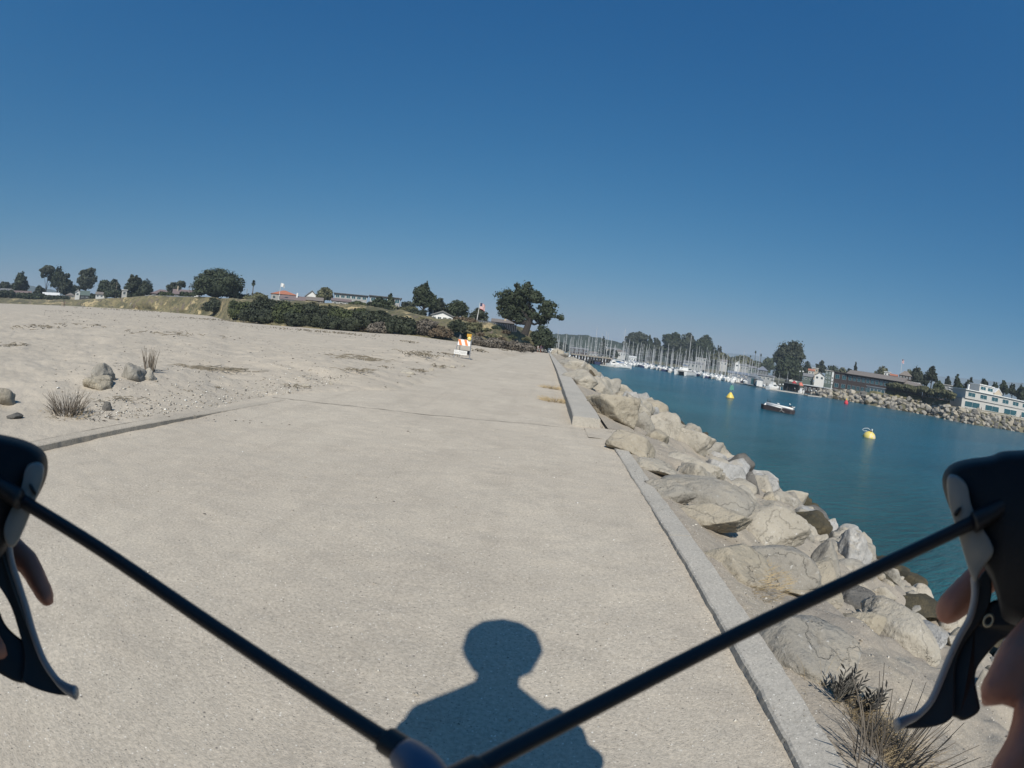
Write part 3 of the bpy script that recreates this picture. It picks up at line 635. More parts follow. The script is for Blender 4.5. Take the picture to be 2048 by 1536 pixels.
for i, (px, py, w, h, lab) in enumerate(((612, 770, 22, 9, 'pale crumbled stones on the sand above the kerb end'), (662, 766, 9, 9, 'lone small stone on the sand right of the pale crumbled stones'), (815, 744, 30, 10, 'pale flat stone left of the dry twigs below the barricade'), (862, 738, 12, 9, 'small pale stone between two twig clumps'), (905, 733, 14, 8, 'pale stone in the row toward the barricade foot'), (925, 731, 10, 6, 'last pale stone of the row toward the barricade foot'), (818, 752, 12, 6, 'little brown stone under the flat pale one'))):
    brock(px, py, w, h, 'pale' if 'pale' in lab else 'tan', 320+i, lab)

# ================================================================ LOOSE GRIT AND LITTER (uncountable)
def grit(name, n, gen, mats, flat_=.6):
    base = np.array([(1, 0, 0), (-.5, .87, 0), (-.5, -.87, 0), (0, 0, .8), (0, 0, -.8)]); F0 = np.array([(0, 1, 3), (1, 2, 3), (2, 0, 3), (1, 0, 4), (2, 1, 4), (0, 2, 4)])
    pts, sz = gen(n); n = len(pts); V = np.repeat(base[None], n, 0)*(1+.3*rng.normal(size=(n, 5, 1))); a = rng.uniform(0, 6.28, n); c, s = np.cos(a)[:, None], np.sin(a)[:, None]
    V = V*sz[:, None, None]*np.array([1, 1, flat_]); st = rng.uniform(.6, 1.6, n)[:, None]; x, y = V[..., 0]*st, V[..., 1]; V = np.stack([x*c-y*s, x*s+y*c, V[..., 2]], -1)+pts[:, None, :]
    F = (F0[None]+np.arange(n)[:, None, None]*5).reshape(-1, 3); mi = np.repeat(rng.choice(len(mats), n, p=[m[1] for m in mats]), 6)
    return tag(npmesh(name, V.reshape(-1, 3), F, [m[0] for m in mats], mi=mi), kind='stuff')
P_lt = flat('grit_light', (.62, .58, .50)); P_wh = flat('shell_white', (.80, .78, .72), .5); P_md = flat('grit_tan', (.36, .32, .26)); P_dk = flat('grit_dark', (.11, .10, .09))
def gp(n):
    y = 1.0+rng.random(n)**1.5*9.0; x = rng.uniform(-3.4, .85, n); k = (fbm(x*1.3, y*1.3, o=3)+rng.normal(size=n)*.5) > -.3; x, y = x[k], y[k]; sz = .0016+.0026*rng.random(len(x))**2+(rng.random(len(x)) < .012)*.006
    return np.stack([x, y, path_z(x, y)+sz*.15], 1), sz
grit('gravel', 15000, gp, [(P_lt, .36), (P_wh, .10), (P_md, .38), (P_dk, .16)])
def gk(n):
    y = rng.uniform(1.0, 6, n); x = rng.uniform(.78, 1.2, n); sz = .0015+.0035*rng.random(n)**2
    z = np.where(x < XR, path_z(x, y), np.where(x < 1.01, .022, slope_z(x, y))); return np.stack([x, y, z+sz*.2], 1), sz
grit('gravel', 2600, gk, [(P_lt, .4), (P_wh, .1), (P_md, .35), (P_dk, .15)])
def gb(n):
    x = rng.uniform(1.12, 6, n); y = rng.uniform(.8, 9, n); sz = .003+.012*rng.random(n)**3; return np.stack([x, y, slope_z(x, y)+sz*.2], 1), sz
grit('gravel', 5000, gb, [(P_lt, .35), (P_wh, .06), (P_md, .4), (P_dk, .19)])
def gl(n):   # strip of rubble above the left kerb
    y = rng.uniform(3.0, 8.5, n); x = kx(y)-rng.exponential(.5, n)-.25; sz = .005+.018*rng.random(n)**3; return np.stack([x, y, beach_z(x, y)+sz*.3], 1), sz
grit('gravel', 1700, gl, [(P_lt, .45), (P_wh, .07), (P_md, .36), (P_dk, .12)])
def gd(n):   # kelp crumbs on the beach
    a = rng.uniform(R(-60), R(-8), n); r = 5+rng.random(n)**1.4*75; x, y = r*np.sin(a), r*np.cos(a); k = fbm(x*.12, y*.25, o=4)+rng.normal(size=n)*.28 > .12; x, y, r = x[k], y[k], r[k]
    sz = (.0012*r+.006)*rng.uniform(.5, 1.5, len(x)); return np.stack([x, y, beach_z(x, y)+sz*.1], 1), sz
grit('debris', 3600, gd, [(M_twig, .75), (P_md, .25)], .3)
# ================================================================ PLANTS, TREES
def blades(c, n, h, spread_, r=.003, lean=.5, seg=4, base=.1, curl=.3, seed=0, hs=(.5, 1)):
    q = random.Random(seed); mb = MB()
    for i in range(n):
        a = q.uniform(0, 6.28); b = base*math.sqrt(q.random()); l = h*q.uniform(*hs); ln = q.uniform(0, lean); a2 = a+q.uniform(-.6, .6)
        p = Vector((c[0]+b*math.cos(a), c[1]+b*math.sin(a), c[2]-.01)); d = Vector((math.cos(a2)*ln, math.sin(a2)*ln, 1)).normalized(); pts = [p.copy()]
        for k in range(seg):
            d = (d+Vector((q.uniform(-1, 1)*curl*.3+math.cos(a2)*curl*.25*spread_, q.uniform(-1, 1)*curl*.3+math.sin(a2)*curl*.25*spread_, -.04*spread_))).normalized(); p = p+d*(l/seg); pts.append(p.copy())
        mb.tube(pts, [r*(1-.7*k/seg) for k in range(seg+1)], 3, cap=False)
    return mb
def plant(label, loc, parts, cat='plant', name='dry_plant', group=None):
    t = thing(name, label, cat, loc, 0, group)
    for nm, mb, m in parts: tag(mb.build(nm, m, t), kind='stuff')
    return t
q = beach_pt(135, 828)
plant('bushy tuft of dry brown stems on the sand, left of the pointed stone', q, [('stems', blades((0, 0, 0), 130, .28, 1, .0042, .65, 4, .16, .5, 1), M_stalk), ('dead_grass', blades((0, 0, 0), 90, .12, 2, .003, 1.6, 3, .28, .8, 2), M_straw)])
q = beach_pt(300, 742)
plant('small tuft of upright dry stems behind the grey beach rock', q, [('stems', blades((0, 0, 0), 26, .36, .5, .009, .22, 4, .08, .25, 5), M_stalk)])
q = beach_pt(185, 832)
plant('low dry weeds trailing beside the pointed dark stone', q, [('stems', blades((0, 0, 0), 60, .12, 2, .004, 2.2, 4, .2, .9, 6), M_twig)])
# big dry plant by the kerb on the right
q, _ = onslope(1770, 1540)
mb = blades((0, 0, 0), 50, .33, .5, .0048, .95, 5, .15, .22, 11, (.6, 1)); mb2 = blades((-.10, .06, 0), 750, .18, 1.8, .0013, 1.9, 5, .28, 1.4, 12)
plant('large dry spiky plant with long grey stalks at the kerb, lower right', q, [('stalks', mb, M_stalk), ('dead_grass', mb2, M_straw), ('twigs', blades((0, 0, 0), 260, .26, 1.4, .0014, 1.2, 5, .14, 1.0, 13), M_stalk)])
for k, (px, py) in enumerate(((1685, 1425), (1722, 1478), (1748, 1512))):
    q, _ = onslope(px, py); plant(['tangle of pale dry grass at the kerb beside the upper leafy weed', 'tangle of pale dry grass at the kerb beside the lower leafy weed', 'tangle of pale dry grass at the kerb joining the spiky plant'][k], q, [('dead_grass', blades((0, 0, 0), 420, .12, 2, .0013, 2.2, 5, .14, 1.5, 50+k), M_straw), ('twigs', blades((0, 0, 0), 160, .13, 2, .0016, 1.6, 4, .12, 1.2, 60+k), M_stalk)], name='grass_tangle')
def leafy(n, h, seed, lw=.012):
    q = random.Random(seed); mb = MB()
    for i in range(n):
        a = q.uniform(0, 6.28); ln = q.uniform(.2, .9); d = Vector((math.cos(a)*ln, math.sin(a)*ln, 1)).normalized(); l = h*q.uniform(.6, 1); side = d.cross(Vector((0, 0, 1))).normalized(); up = side.cross(d)
        for k in range(9):
            s = .25+.75*k/8; b = d*l*s; for_ = d*.045*(1.1-s*.5)
            sgn = 1 if k % 2 else -1; tip = b+for_+side*sgn*.028+up*q.uniform(-.015, .02); m_ = b.lerp(tip, .5); w = d.cross(side*sgn).normalized()*lw*.5
            mb.add([b, m_+w+Vector((0, 0, .003)), tip, m_-w], [(0, 1, 2, 3)]); mb.add([b, m_-d*lw*.6, tip, m_+d*lw*.6], [(0, 1, 2, 3)])
        mb.tube([(0, 0, 0), tuple(d*l)], [.004, .002], 4, cap=False)
    return mb
for (px, py, s, lab) in ((1672, 1410, 11, 'upper grey green leafy weed beside the kerb, above the spiky plant'), (1722, 1440, 12, 'lower grey green leafy weed squeezed between weed and spiky plant')):
    q, _ = onslope(px, py); plant(lab, q, [('leaves', leafy(11, .15, s), M_succ), ('dead_grass', blades((0, 0, 0), 170, .10, 2, .0012, 1.8, 4, .10, 1.1, s), M_straw)], name='weed')
q, _ = onslope(1640, 1375); plant('thin wisps of pale dry grass on the flat slab', q, [('stems', blades((0, 0, 0), 26, .16, 1, .0012, 1.6, 4, .12, .9, 31), M_straw)])
q, _ = onslope(1478, 1150); plant('patch of short reddish dry grass between kerb and grey slab', q, [('stems', blades((0, 0, 0), 800, .07, 2, .0014, 2.0, 3, .33, 1, 32), M_straw)], name='grass_patch')
q, _ = onslope(1400, 950); plant('scattered dry weeds on the sand above the overhanging ledge', q, [('stems', blades((0, 0, 0), 160, .07, 2, .0025, 2.4, 3, .5, 1, 33), M_straw)], name='grass_patch')
q, _ = onslope(1207, 862); plant('dark dry weeds at the corner of the low wall', q, [('stems', blades((0, 0, 0), 220, .09, 2, .0025, 1.8, 3, .22, 1, 34), M_stalk)], name='grass_patch')
for k, (px, py, n) in enumerate(((1110, 803, 320), (1104, 777, 240))):
    q = onz(px, py, 0); plant(['tuft of straw blown against the low wall, nearer one', 'tuft of straw blown against the low wall, farther one'][k], q, [('stems', blades((0, 0, .01), n, .17, 1.5, .0028, 1.8, 4, .26, 1.1, 35+k), M_straw)], name='straw_tuft', cat='straw')
# dark dry weed patches and driftwood on the beach
M_weed = flat('sandy_weed', (.21, .18, .135), .9, c2=(.11, .095, .07), scale=6)
def twigs(n, w, d, h, r, seed):
    q = random.Random(seed); mb = MB()
    for i in range(n):
        p = Vector((q.gauss(0, w*.35), q.gauss(0, d*.35), q.uniform(0, h*.4))); a = q.uniform(0, 6.28); l = q.uniform(.3, 1)*min(w, .8)*.5; dz = q.uniform(-.1, .4)*h/max(l, .01)
        p2 = p+Vector((math.cos(a)*l*.5, math.sin(a)*l*.5, dz*l*.5+h*.2)); p3 = p2+Vector((math.cos(a+.5)*l*.5, math.sin(a+.5)*l*.5, -dz*l*.3)); mb.tube([p, p2, p3], [r, r*.8, r*.4], 3, cap=False)
    return mb
for (px, py, wp, dp, hp, n, lab) in ((720, 717, 105, 2.0, 5, 220, 'wide flat patch of dark dry weed out on the sand'), (845, 712, 60, 1.0, 12, 90, 'clump of dark twigs left of the barricade'), (705, 741, 60, .5, 7, 60, 'curved line of dark driftwood on the beach'), (770, 736, 20, .4, 5, 24, 'short dark driftwood stick right of the curved line'), (838, 744, 30, .4, 9, 40, 'dry twig clump beside the pale flat stone'), (878, 735, 24, .5, 9, 36, 'dry twig clump between the pale stones'), (960, 704, 26, .7, 9, 44, 'dark twig clump right of the barricade'), (1012, 702, 16, .7, 4, 24, 'small twig patch near the dead shrubs'), (895, 709, 60, .6, 4, 60, 'line of dark twigs behind the barricade'), (820, 686, 22, .8, 7, 30, 'dark driftwood branch lying near the bushes'), (240, 799, 60, .3, 6, 60, 'dark dry twigs right of the bushy plant'), (430, 775, 24, .15, 3, 20, 'small dark twig on the sand above the kerb'), (375, 782, 20, .15, 3, 18, 'tiny dark twig left of the other twig above the kerb'), (420, 738, 110, .4, 5, 130, 'long wispy line of dry weed behind the rocks'), (600, 775, 30, .3, 7, 40, 'twigs next to the pale crumbled stones'), (20, 690, 60, 1.2, 4, 60, 'dark line of kelp at the left edge of the beach'), (80, 655, 90, 3, 4, 80, 'far line of dark kelp on the left of the beach'), (330, 668, 120, 3, 3, 80, 'faint line of dark kelp in the middle of the beach'), (160, 650, 80, 3, 3, 50, 'faint dark kelp line far out on the left beach'), (640, 665, 150, 3, 6, 170, 'scrubby dark line of dry weed below the long hedge'), (420, 640, 120, 3, 4, 120, 'dark wrack line below the yellow bluff'), (250, 621, 150, 3, 3, 90, 'dark wrack line far down the beach')):
    p = beach_pt(px, py); D = (p-CAM).length; f = D/FPX; t = twigs(int(n*.62), wp*f, dp, max(hp*f, .02), max(.0016, .0009*D), px); o = thing('driftwood' if 'drift' in lab else 'dry_weed', lab, 'driftwood' if 'drift' in lab else 'seaweed', p, azyaw(p)); tag(t.build('twigs', M_weed, o), kind='stuff')

STY = {
 'round': ([(0, 0, .55, .5, .45)]+[(.34*math.cos(a), .34*math.sin(a), .45+.2*math.sin(a*2.3), .24, .24) for a in np.linspace(0, 6.28, 8)[:-1]]+[(.1, 0, .84, .2, .17), (-.15, .1, .8, .2, .18)]),
 'cypress': ([(0, 0, .5, .33, .3)]+[(.36*math.cos(a), .36*math.sin(a), .40+.12*math.sin(a*3.1), .2, .15) for a in np.linspace(0, 6.28, 9)[:-1]]+[(.2*math.cos(a+.4), .2*math.sin(a+.4), .66+.1*math.sin(a*2), .2, .16) for a in np.linspace(0, 6.28, 6)[:-1]]+[(-.12, 0, .86, .11, .13), (.1, 0, .9, .1, .12)]),
 'umbrella': [(0, 0, .82, .45, .14), (-.25, 0, .74, .25, .12), (.28, .05, .70, .24, .13), (.05, 0, .88, .3, .1)],
 'cone': [(0, 0, .22, .42, .2), (0, 0, .42, .34, .2), (.03, 0, .6, .25, .18), (-.02, 0, .76, .17, .15), (0, 0, .9, .09, .12)],
 'euc': [(-.2, 0, .72, .24, .2), (.18, .05, .78, .24, .2), (0, .1, .55, .36, .22), (.34, 0, .58, .16, .16), (-.36, 0, .52, .16, .16), (.05, 0, .90, .15, .11), (-.1, 0, .35, .3, .2), (.22, 0, .38, .22, .18)],
 'dense': [(0, 0, .38, .5, .4), (-.22, 0, .5, .3, .3), (.2, 0, .52, .3, .3), (0, 0, .74, .28, .24), (.1, .1, .6, .34, .3), (-.36, 0, .3, .2, .25), (.36, 0, .3, .2, .25)],
 'hedge': [(x, y, .45, .2, .42) for x in (-.36, -.12, .12, .36) for y in (-.1, .12)]+[(x, -.05, .72, .16, .25) for x in (-.38, -.2, 0, .2, .38)],
 'shrub': [(0, 0, .42, .45, .45), (-.3, 0, .35, .28, .35), (.3, .05, .4, .26, .38), (.05, -.2, .5, .26, .4), (-.08, .1, .66, .22, .3)],
 'bigcyp': [(-.30, 0, .24, .12, .09), (-.08, .1, .22, .12, .1), (.24, .05, .24, .08, .08), (-.36, .05, .34, .10, .09), (-.2, .1, .26, .09, .07), (.16, 0, .36, .10, .1), (-.27, 0, .70, .19, .17), (-.38, .05, .54, .12, .12), (-.27, 0, .44, .14, .11), (-.12, .1, .60, .17, .16), (-.25, 0, .92, .05, .08), (-.03, 0, .93, .055, .08), (-.05, 0, .80, .13, .13), (0, .1, .42, .13, .12), (.11, 0, .62, .14, .12), (.25, 0, .52, .15, .13), (.38, 0, .44, .12, .11), (.45, 0, .34, .06, .07), (.30, .1, .33, .10, .07), (-.12, 0, .32, .10, .08), (-.44, 0, .42, .05, .06), (.08, 0, .76, .08, .08)],
 'wind': [(-.30, 0, .60, .25, .16), (-.42, 0, .46, .12, .12), (-.12, 0, .74, .2, .19), (.05, 0, .80, .15, .18), (-.02, .1, .55, .3, .2), (.18, 0, .58, .24, .18), (.33, 0, .5, .2, .17), (.42, 0, .38, .13, .14), (.12, 0, .42, .22, .12), (-.2, .1, .42, .24, .1), (.03, 0, .93, .06, .08), (-.2, 0, .88, .07, .09)],
}
def crown_mesh(style, W, H, n, leaf, seed, core=True, jit=.12, spiky=.0):
    q = np.random.default_rng(seed); L = [np.array(l) for l in STY[style]]; Ls = []
    for (x, y, z, r, rz) in L:
        j = q.normal(size=3)*.03; Ls.append((x+j[0], y+j[1], z+j[2], r*q.uniform(.9, 1.08), rz*q.uniform(.9, 1.08)))
    # secondary clumps on every lobe give the uneven outline
    sec = []
    for (x, y, z, r, rz) in Ls:
        for k in range(14):
            d = q.normal(size=3); d /= np.linalg.norm(d); d[2] = d[2]*.8+.12; sr = r*q.uniform(.16, .42); sec.append((x+d[0]*r*.92, y+d[1]*r*.92, z+d[2]*rz*.95, sr, sr*min(1, rz/r)*q.uniform(.7, 1.1)))
    A = np.array(Ls+sec); w = A[:, 3]*(A[:, 3]+A[:, 4]); w[:len(Ls)] *= .55; idx = q.choice(len(A), n, p=w/w.sum()); d = q.normal(size=(n, 3)); d /= np.linalg.norm(d, axis=1)[:, None]; d[:, 2] = np.where(d[:, 2] < -.5, -d[:, 2], d[:, 2])
    rad = q.uniform(.72, 1.08, n)**.7+spiky*q.random(n)**4; pos = np.stack([A[idx, 0]+d[:, 0]*A[idx, 3]*rad, A[idx, 1]+d[:, 1]*A[idx, 3]*rad, A[idx, 2]+d[:, 2]*A[idx, 4]*rad], 1)*np.array([W, W, H])
    t1 = np.cross(d, q.normal(size=(n, 3))); t1 /= np.linalg.norm(t1, axis=1)[:, None]+1e-9; nn = d+q.normal(size=(n, 3))*.55; nn /= np.linalg.norm(nn, axis=1)[:, None]; t2 = np.cross(nn, t1); t2 /= np.linalg.norm(t2, axis=1)[:, None]+1e-9
    s = leaf*q.uniform(.5, 1.3, n)[:, None]; V = np.stack([pos-t1*s*.5, pos+t2*s*.45+nn*s*.15, pos+t1*s*.6, pos-t2*s*.45], 1).reshape(-1, 3); F = np.arange(4*n).reshape(-1, 4)
    if core:
        D, Fi = ICO[2]; vs, fs = [V], []; off = len(V); tri = []
        for (x, y, z, r, rz) in Ls:
            k = 1+.12*fbm(D[:, 0]*2+x*9+seed, D[:, 1]*2, D[:, 2]*2, o=2); vs.append((D*np.array([r, r, rz])*(.68*k)[:, None]+np.array([x, y, z]))*np.array([W, W, H])); tri.append(Fi+off); off += len(D)
        V = np.concatenate(vs); tri = np.concatenate(tri); F = np.concatenate([F, np.concatenate([tri, tri[:, 2:3]], 1)])
        # triangles stored as such
        return V, F, len(tri)
    return V, F, 0
def tree_mesh(name, V, F, nt, m, parent):
    me = bpy.data.meshes.new(name); q = F[:len(F)-nt]; t = F[len(F)-nt:, :3]; me.vertices.add(len(V)); me.vertices.foreach_set('co', np.asarray(V, np.float32).ravel()); lv = np.concatenate([q.ravel(), t.ravel()]).astype(np.int32)
    me.loops.add(len(lv)); me.loops.foreach_set('vertex_index', lv); me.polygons.add(len(F)); st = np.concatenate([np.arange(len(q))*4, len(q)*4+np.arange(len(t))*3]).astype(np.int32); me.polygons.foreach_set('loop_start', st)
    me.materials.append(m); me.update(calc_edges=True); return link(name, me, parent)
M_dbark = flat('dark_bark', (.04, .034, .03), .95)
def tree(label, x0, x1, ytop, ybase, D, style, leaf='cypress', trunk=True, tm=None, cat='tree', name='tree', group=None, dens=1.0, seed=None, core=True, spiky=.12, zb=None, trunkw=.045, lean=0, sub=0):
    cx = (x0+x1)/2; D = DK(cx, D) if x0 > 1105 else D; D = max(D, WD(cx)+38) if cx > 1910 else D; base = P(cx, ybase, D); f = D/FPX; W = (x1-x0)*f*1.02; H = (ybase-ytop)*f; seed = seed if seed is not None else int(x0*7+ytop)
    cx2 = cx; t = thing(name, label, cat, base, azyaw(base), group); area = (x1-x0)*(ybase-ytop); n = int(np.clip(area*1.5*dens, 300, 15000)); lf = max(3.5*f, .09)
    V, F, nt = crown_mesh(style, W, H, n, lf, seed, core, spiky=spiky); o = tree_mesh('crown' if cat == 'tree' else 'foliage', V, F, nt, LEAF[leaf], t)
    if trunk:
        q = random.Random(seed); mb = MB(); tw = max(trunkw*W, .12); top = (0, 0, H*.6)
        mb.tube([(0, 0, -sub-.6), (lean*W*.1, 0, H*.2), (lean*W*.2, 0, H*.4), top], [tw*1.3, tw, tw*.8, tw*.35], 8)
        for (x, y, z, r, rz) in STY[style][:7]:
            mb.tube([(lean*W*.1, 0, H*.18+q.random()*H*.1), (x*W*.55, y*W*.55, z*H*.72), (x*W, y*W, z*H*.97)], [tw*.6, tw*.4, tw*.15], 5)
        mb.build('trunk', tm or M_dbark, t)
    return t
def palm(label, px, ytop, ybase, D, wpx):
    D = DK(px, D) if px > 1105 else D; base = P(px, ybase, D); f = D/FPX; H = (ybase-ytop)*f; t = thing('palm_tree', label, 'palm tree', base, 0); r = wpx*f/2; mb = MB(); mb.tube([(0, 0, -1), (.1, 0, H*.5), (0, 0, H-r*.8)], [.28, .2, .18], 8); mb.build('trunk', MATS['bark'], t); fr = MB(); q = random.Random(int(px))
    for i in range(110):
        a = q.uniform(0, 6.28); e = q.uniform(-1.3, 1.3); d = Vector((math.cos(a)*math.cos(e), math.sin(a)*math.cos(e), math.sin(e)*1.25)); c = Vector((0, 0, H-r)); m_ = c+d*r*.6; e_ = c+d*r+Vector((0, 0, -.2*r)); s = d.cross(Vector((0, 0, 1))).normalized()*r*.15
        fr.add([c-s, c+s, m_+s*1.5, m_-s*1.5, e_], [(0, 1, 2, 3), (3, 2, 4)])
    fr.build('fronds', LEAF['green'], t); return t

# ================================================================ BUILDINGS
def house(label, x0, x1, yb, D, hpx, roof, rpx, wm, rm, dep=8.0, cols=3, rows=1, D2=None, glass=None, frame=None, over=.35, name='house', cat='house', wfrac=.5, hfrac=.5, chim=None, base=None, p0=None, p1=None, group=None, found=2.0, skipwin=False):
    if p0 is None and x0 > 1105: D = DK(x0, D); D2 = DK(x0, D2) if D2 else None; dep *= 1.6
    D2 = D2 or D; p0 = p0 or P(x0, yb, D); p1 = p1 or G(x1, D2, p0.z); f = (D+D2)/2/FPX; h = hpx*f; rh = rpx*f; dx = Vector((p1.x-p0.x, p1.y-p0.y, 0)); w = dx.length; rz = math.atan2(dx.y, dx.x); mid = (p0+p1)/2
    t = thing(name, label, cat, mid, rz, group); glass = glass or M_glass; frame = frame or M_white
    MB().box((0, dep/2, (h-found)/2), (w, dep, h+found)).build('wall', wm, t)
    mb = MB(); a, b = w/2+over, dep/2+over
    if roof == 'flat': mb.box((0, dep/2, h+.14+.003), (2*a, 2*b, .28))
    elif roof == 'x':
        for s, e in ((-a, a),): mb.prism([(s, dep/2-b, h+.003), (s, dep/2, h+rh), (s, dep/2+b, h+.003)], [(e, dep/2-b, h+.003), (e, dep/2, h+rh), (e, dep/2+b, h+.003)])
    elif roof == 'y':
        mb.prism([(-a, dep/2-b, h+.003), (0, dep/2-b, h+rh), (a, dep/2-b, h+.003), (a*.93, dep/2-b, h-.10), (0, dep/2-b, h+rh-.28), (-a*.93, dep/2-b, h-.10)], [(-a, dep/2+b, h+.003), (0, dep/2+b, h+rh), (a, dep/2+b, h+.003), (a*.93, dep/2+b, h-.10), (0, dep/2+b, h+rh-.28), (-a*.93, dep/2+b, h-.10)])
        MB().prism([(-w/2, .01, h), (0, .01, h+rh*w/2/a-.1), (w/2, .01, h)], [(-w/2, dep, h), (0, dep, h+rh*w/2/a-.1), (w/2, dep, h)]).build('gable', wm, t)
    elif roof == 'hip':
        r = min(a, b)*.95; vs = [(-a, dep/2-b, h+.003), (a, dep/2-b, h+.003), (a, dep/2+b, h+.003), (-a, dep/2+b, h+.003), (-a+r, dep/2, h+rh), (a-r, dep/2, h+rh)]; mb.add(vs, [(0, 1, 5, 4), (1, 2, 5), (2, 3, 4, 5), (3, 0, 4), (3, 2, 1, 0)])
    ro = mb.build('roof', rm, t)
    if chim: MB().box((chim[0]*w, dep*.35, h+rh*.8), (max(.5, w*.06), .6, rh*1.3+.6)).build('chimney', chim[1], ro)
    if not skipwin and cols:
        cw, rhh = w/cols, h/rows; ww, wh = cw*wfrac, rhh*hfrac
        fm = MB().add(*_frame(ww, wh)); first = None; gm = MB().box((0, 0, 0), (ww-.1, .03, wh-.1))
        for r_ in range(rows):
            for c_ in range(cols):
                loc = (-w/2+cw*(c_+.5), -.035, rhh*(r_+.52))
                if first is None: fo = fm.build('window', frame, t, loc=loc); po = gm.build('pane', glass, fo, loc=(0, .035, 0)); first = (fo, po)
                else:
                    fo = first[0].copy(); COL.objects.link(fo); fo.parent = t; fo.location = loc; po = first[1].copy(); COL.objects.link(po); po.parent = fo
    return t, w, h, dep
def _frame(w, h, b=.09, d=.07):
    m = MB(); m.box((0, 0, h/2-b/2), (w, d, b)); m.box((0, 0, -h/2+b/2), (w, d, b))
    m.box((-w/2+b/2, 0, 0), (b, d, h-2*b-.004)); m.box((w/2-b/2, 0, 0), (b, d, h-2*b-.004)); m.box((0, 0, 0), (b*.6, d*.9, h-2*b-.004)); return m.v, m.f
def flagpole(label, px, ytop, ybase, D, fw, fh, us=True, lean=0):
    D = DK(px, D) if px > 1105 else D; base = P(px, ybase, D); f = D/FPX; H = (ybase-ytop)*f; t = thing('flagpole', label, 'flagpole', base, azyaw(base)); MB().tube([(0, 0, -.5), (lean*H, 0, H)], [.09, .05], 8).build('pole', M_white, t)
    W, Hh = fw*f, fh*f; V, F, mi = [], [], []
    nx, nz = 14, 13
    for i in range(nx+1):
        for j in range(nz+1):
            u, v = i/nx, j/nz; V.append((lean*H+.06+W*u*.85, .12*W*math.sin(u*7+v*1.5)*u, H-.1-Hh*v-Hh*.35*u*u-.0))
    for i in range(nx):
        for j in range(nz):
            a = i*(nz+1)+j; F.append((a, a+1, a+nz+2, a+nz+1)); mi.append(2 if (i < 6 and j < 7) else (0 if j % 2 == 0 else 1)) if us else mi.append(1)
    npmesh('flag', V, F, [M_pink, M_white, M_navy], t, mi=mi); return t
# ================================================================ LEFT: bluff, houses, hedges, trees
H = house
H('small pale beach house half hidden behind the leftmost cypress', 0, 24, 589, 330, 7, 'x', 4, M_beige, M_roofg, 7, 3)
H('long low grey house under the broad dark trees at the far left', 25, 62, 592, 325, 6, 'x', 4, M_greyw, M_roofm, 7, 4)
H('dark building with a white roof below the umbrella pine', 84, 117, 602, 300, 11, 'x', 5, M_dkgrey, M_white, 8, 3)
H('narrow pale shed beside the dark building', 118, 130, 600, 296, 6, 'y', 3, M_greyw, M_roofg, 5, 1)
H('low brown roofed house between shed and white gable', 130, 150, 595, 292, 4, 'hip', 5, M_beige, M_roofb, 7, 2)
H('small white gabled house', 150, 159, 592, 286, 7, 'y', 5, M_white, M_white, 6, 1)
H('dark a-frame house right of the white gable', 160, 178, 596, 284, 5, 'x', 9, M_dkgrey, M_green, 7, 2)
H('white low cottage with a tan roof on the bluff', 191, 214, 595, 270, 6, 'x', 5, M_white, M_roofb, 7, 3)
H('white tower like cottage left of the dark tree cluster', 243, 253, 592, 250, 11, 'flat', 0, M_offw, M_white, 4, 1)
H('cream house seen between the dark trunks', 257, 284, 593, 262, 6, 'x', 3, M_offw, M_roofb, 8, 3)
H('brown house with broad shingle roof left of the gable roof', 300, 345, 596, 230, 9, 'hip', 9, M_brown, M_roofm, 9, 3)
H('mauve roofed house with a dark gable near the big tree', 345, 386, 596, 226, 8, 'x', 10, M_brown, M_roofm, 9, 3, chim=(-.3, M_beige))
H('pale house between the big tree and the palm', 480, 497, 600, 215, 8, 'flat', 0, M_beige, M_roofg, 8, 2)
H('two storey house with an orange clay tile roof', 541, 592, 600, 200, 13, 'hip', 9, M_greyw, M_roofr, 10, 4)
H('low white house with a pink brown roof at the hedge, left wing', 560, 612, 607, 170, 9, 'x', 9, M_white, M_roofm, 7, 3, chim=(.12, M_white))
H('low brown wing of the pink roofed house', 612, 644, 609, 168, 9, 'x', 8, M_brown, M_roofb, 7, 4)
H('house with a tall white gable wall behind the low roofs', 610, 634, 600, 205, 8, 'y', 12, M_white, M_roofg, 9, 1)
H('large grey modern house with flat overhanging roof and glass balcony', 668, 732, 607, 175, 20, 'flat', 0, M_greyw, M_dkgrey, 12, 6, 2, glass=M_teal, wfrac=.78, hfrac=.62, over=.5)
H('brown low extension in front of the grey modern house', 663, 700, 610, 160, 9, 'x', 6, M_greyw, M_roofm, 6, 3)
H('second modern house with dark flat roof, partly behind trees', 738, 798, 617, 160, 25, 'flat', 0, M_greyw, M_dkgrey, 12, 5, 2, glass=M_teal, wfrac=.78, hfrac=.62, over=.5)
H('little white cottage with arched roof above the hedge end', 793, 812, 630, 140, 5, 'hip', 5, M_white, M_roofg, 5, 2)
t, w, h, dp = H('white craftsman house with a broad front gable and grey roof', 862, 904, 644, 117, 15, 'y', 10, M_white, M_roofg, 9, 4, 1, wfrac=.72, hfrac=.62)
H('grey roofed side wing of the white craftsman house', 900, 921, 643, 128, 6, 'x', 6, M_white, M_roofg, 7, 2)
H('grey roofed rear wing with a stone chimney', 858, 880, 640, 132, 9, 'x', 7, M_greyw, M_roofg, 5, 0, chim=(-.25, M_beige))
H('grey house with chimney half hidden by the wind shaped cypress', 984, 1026, 650, 122, 7, 'x', 8, M_greyw, M_roofb, 8, 3, chim=(.1, M_beige))
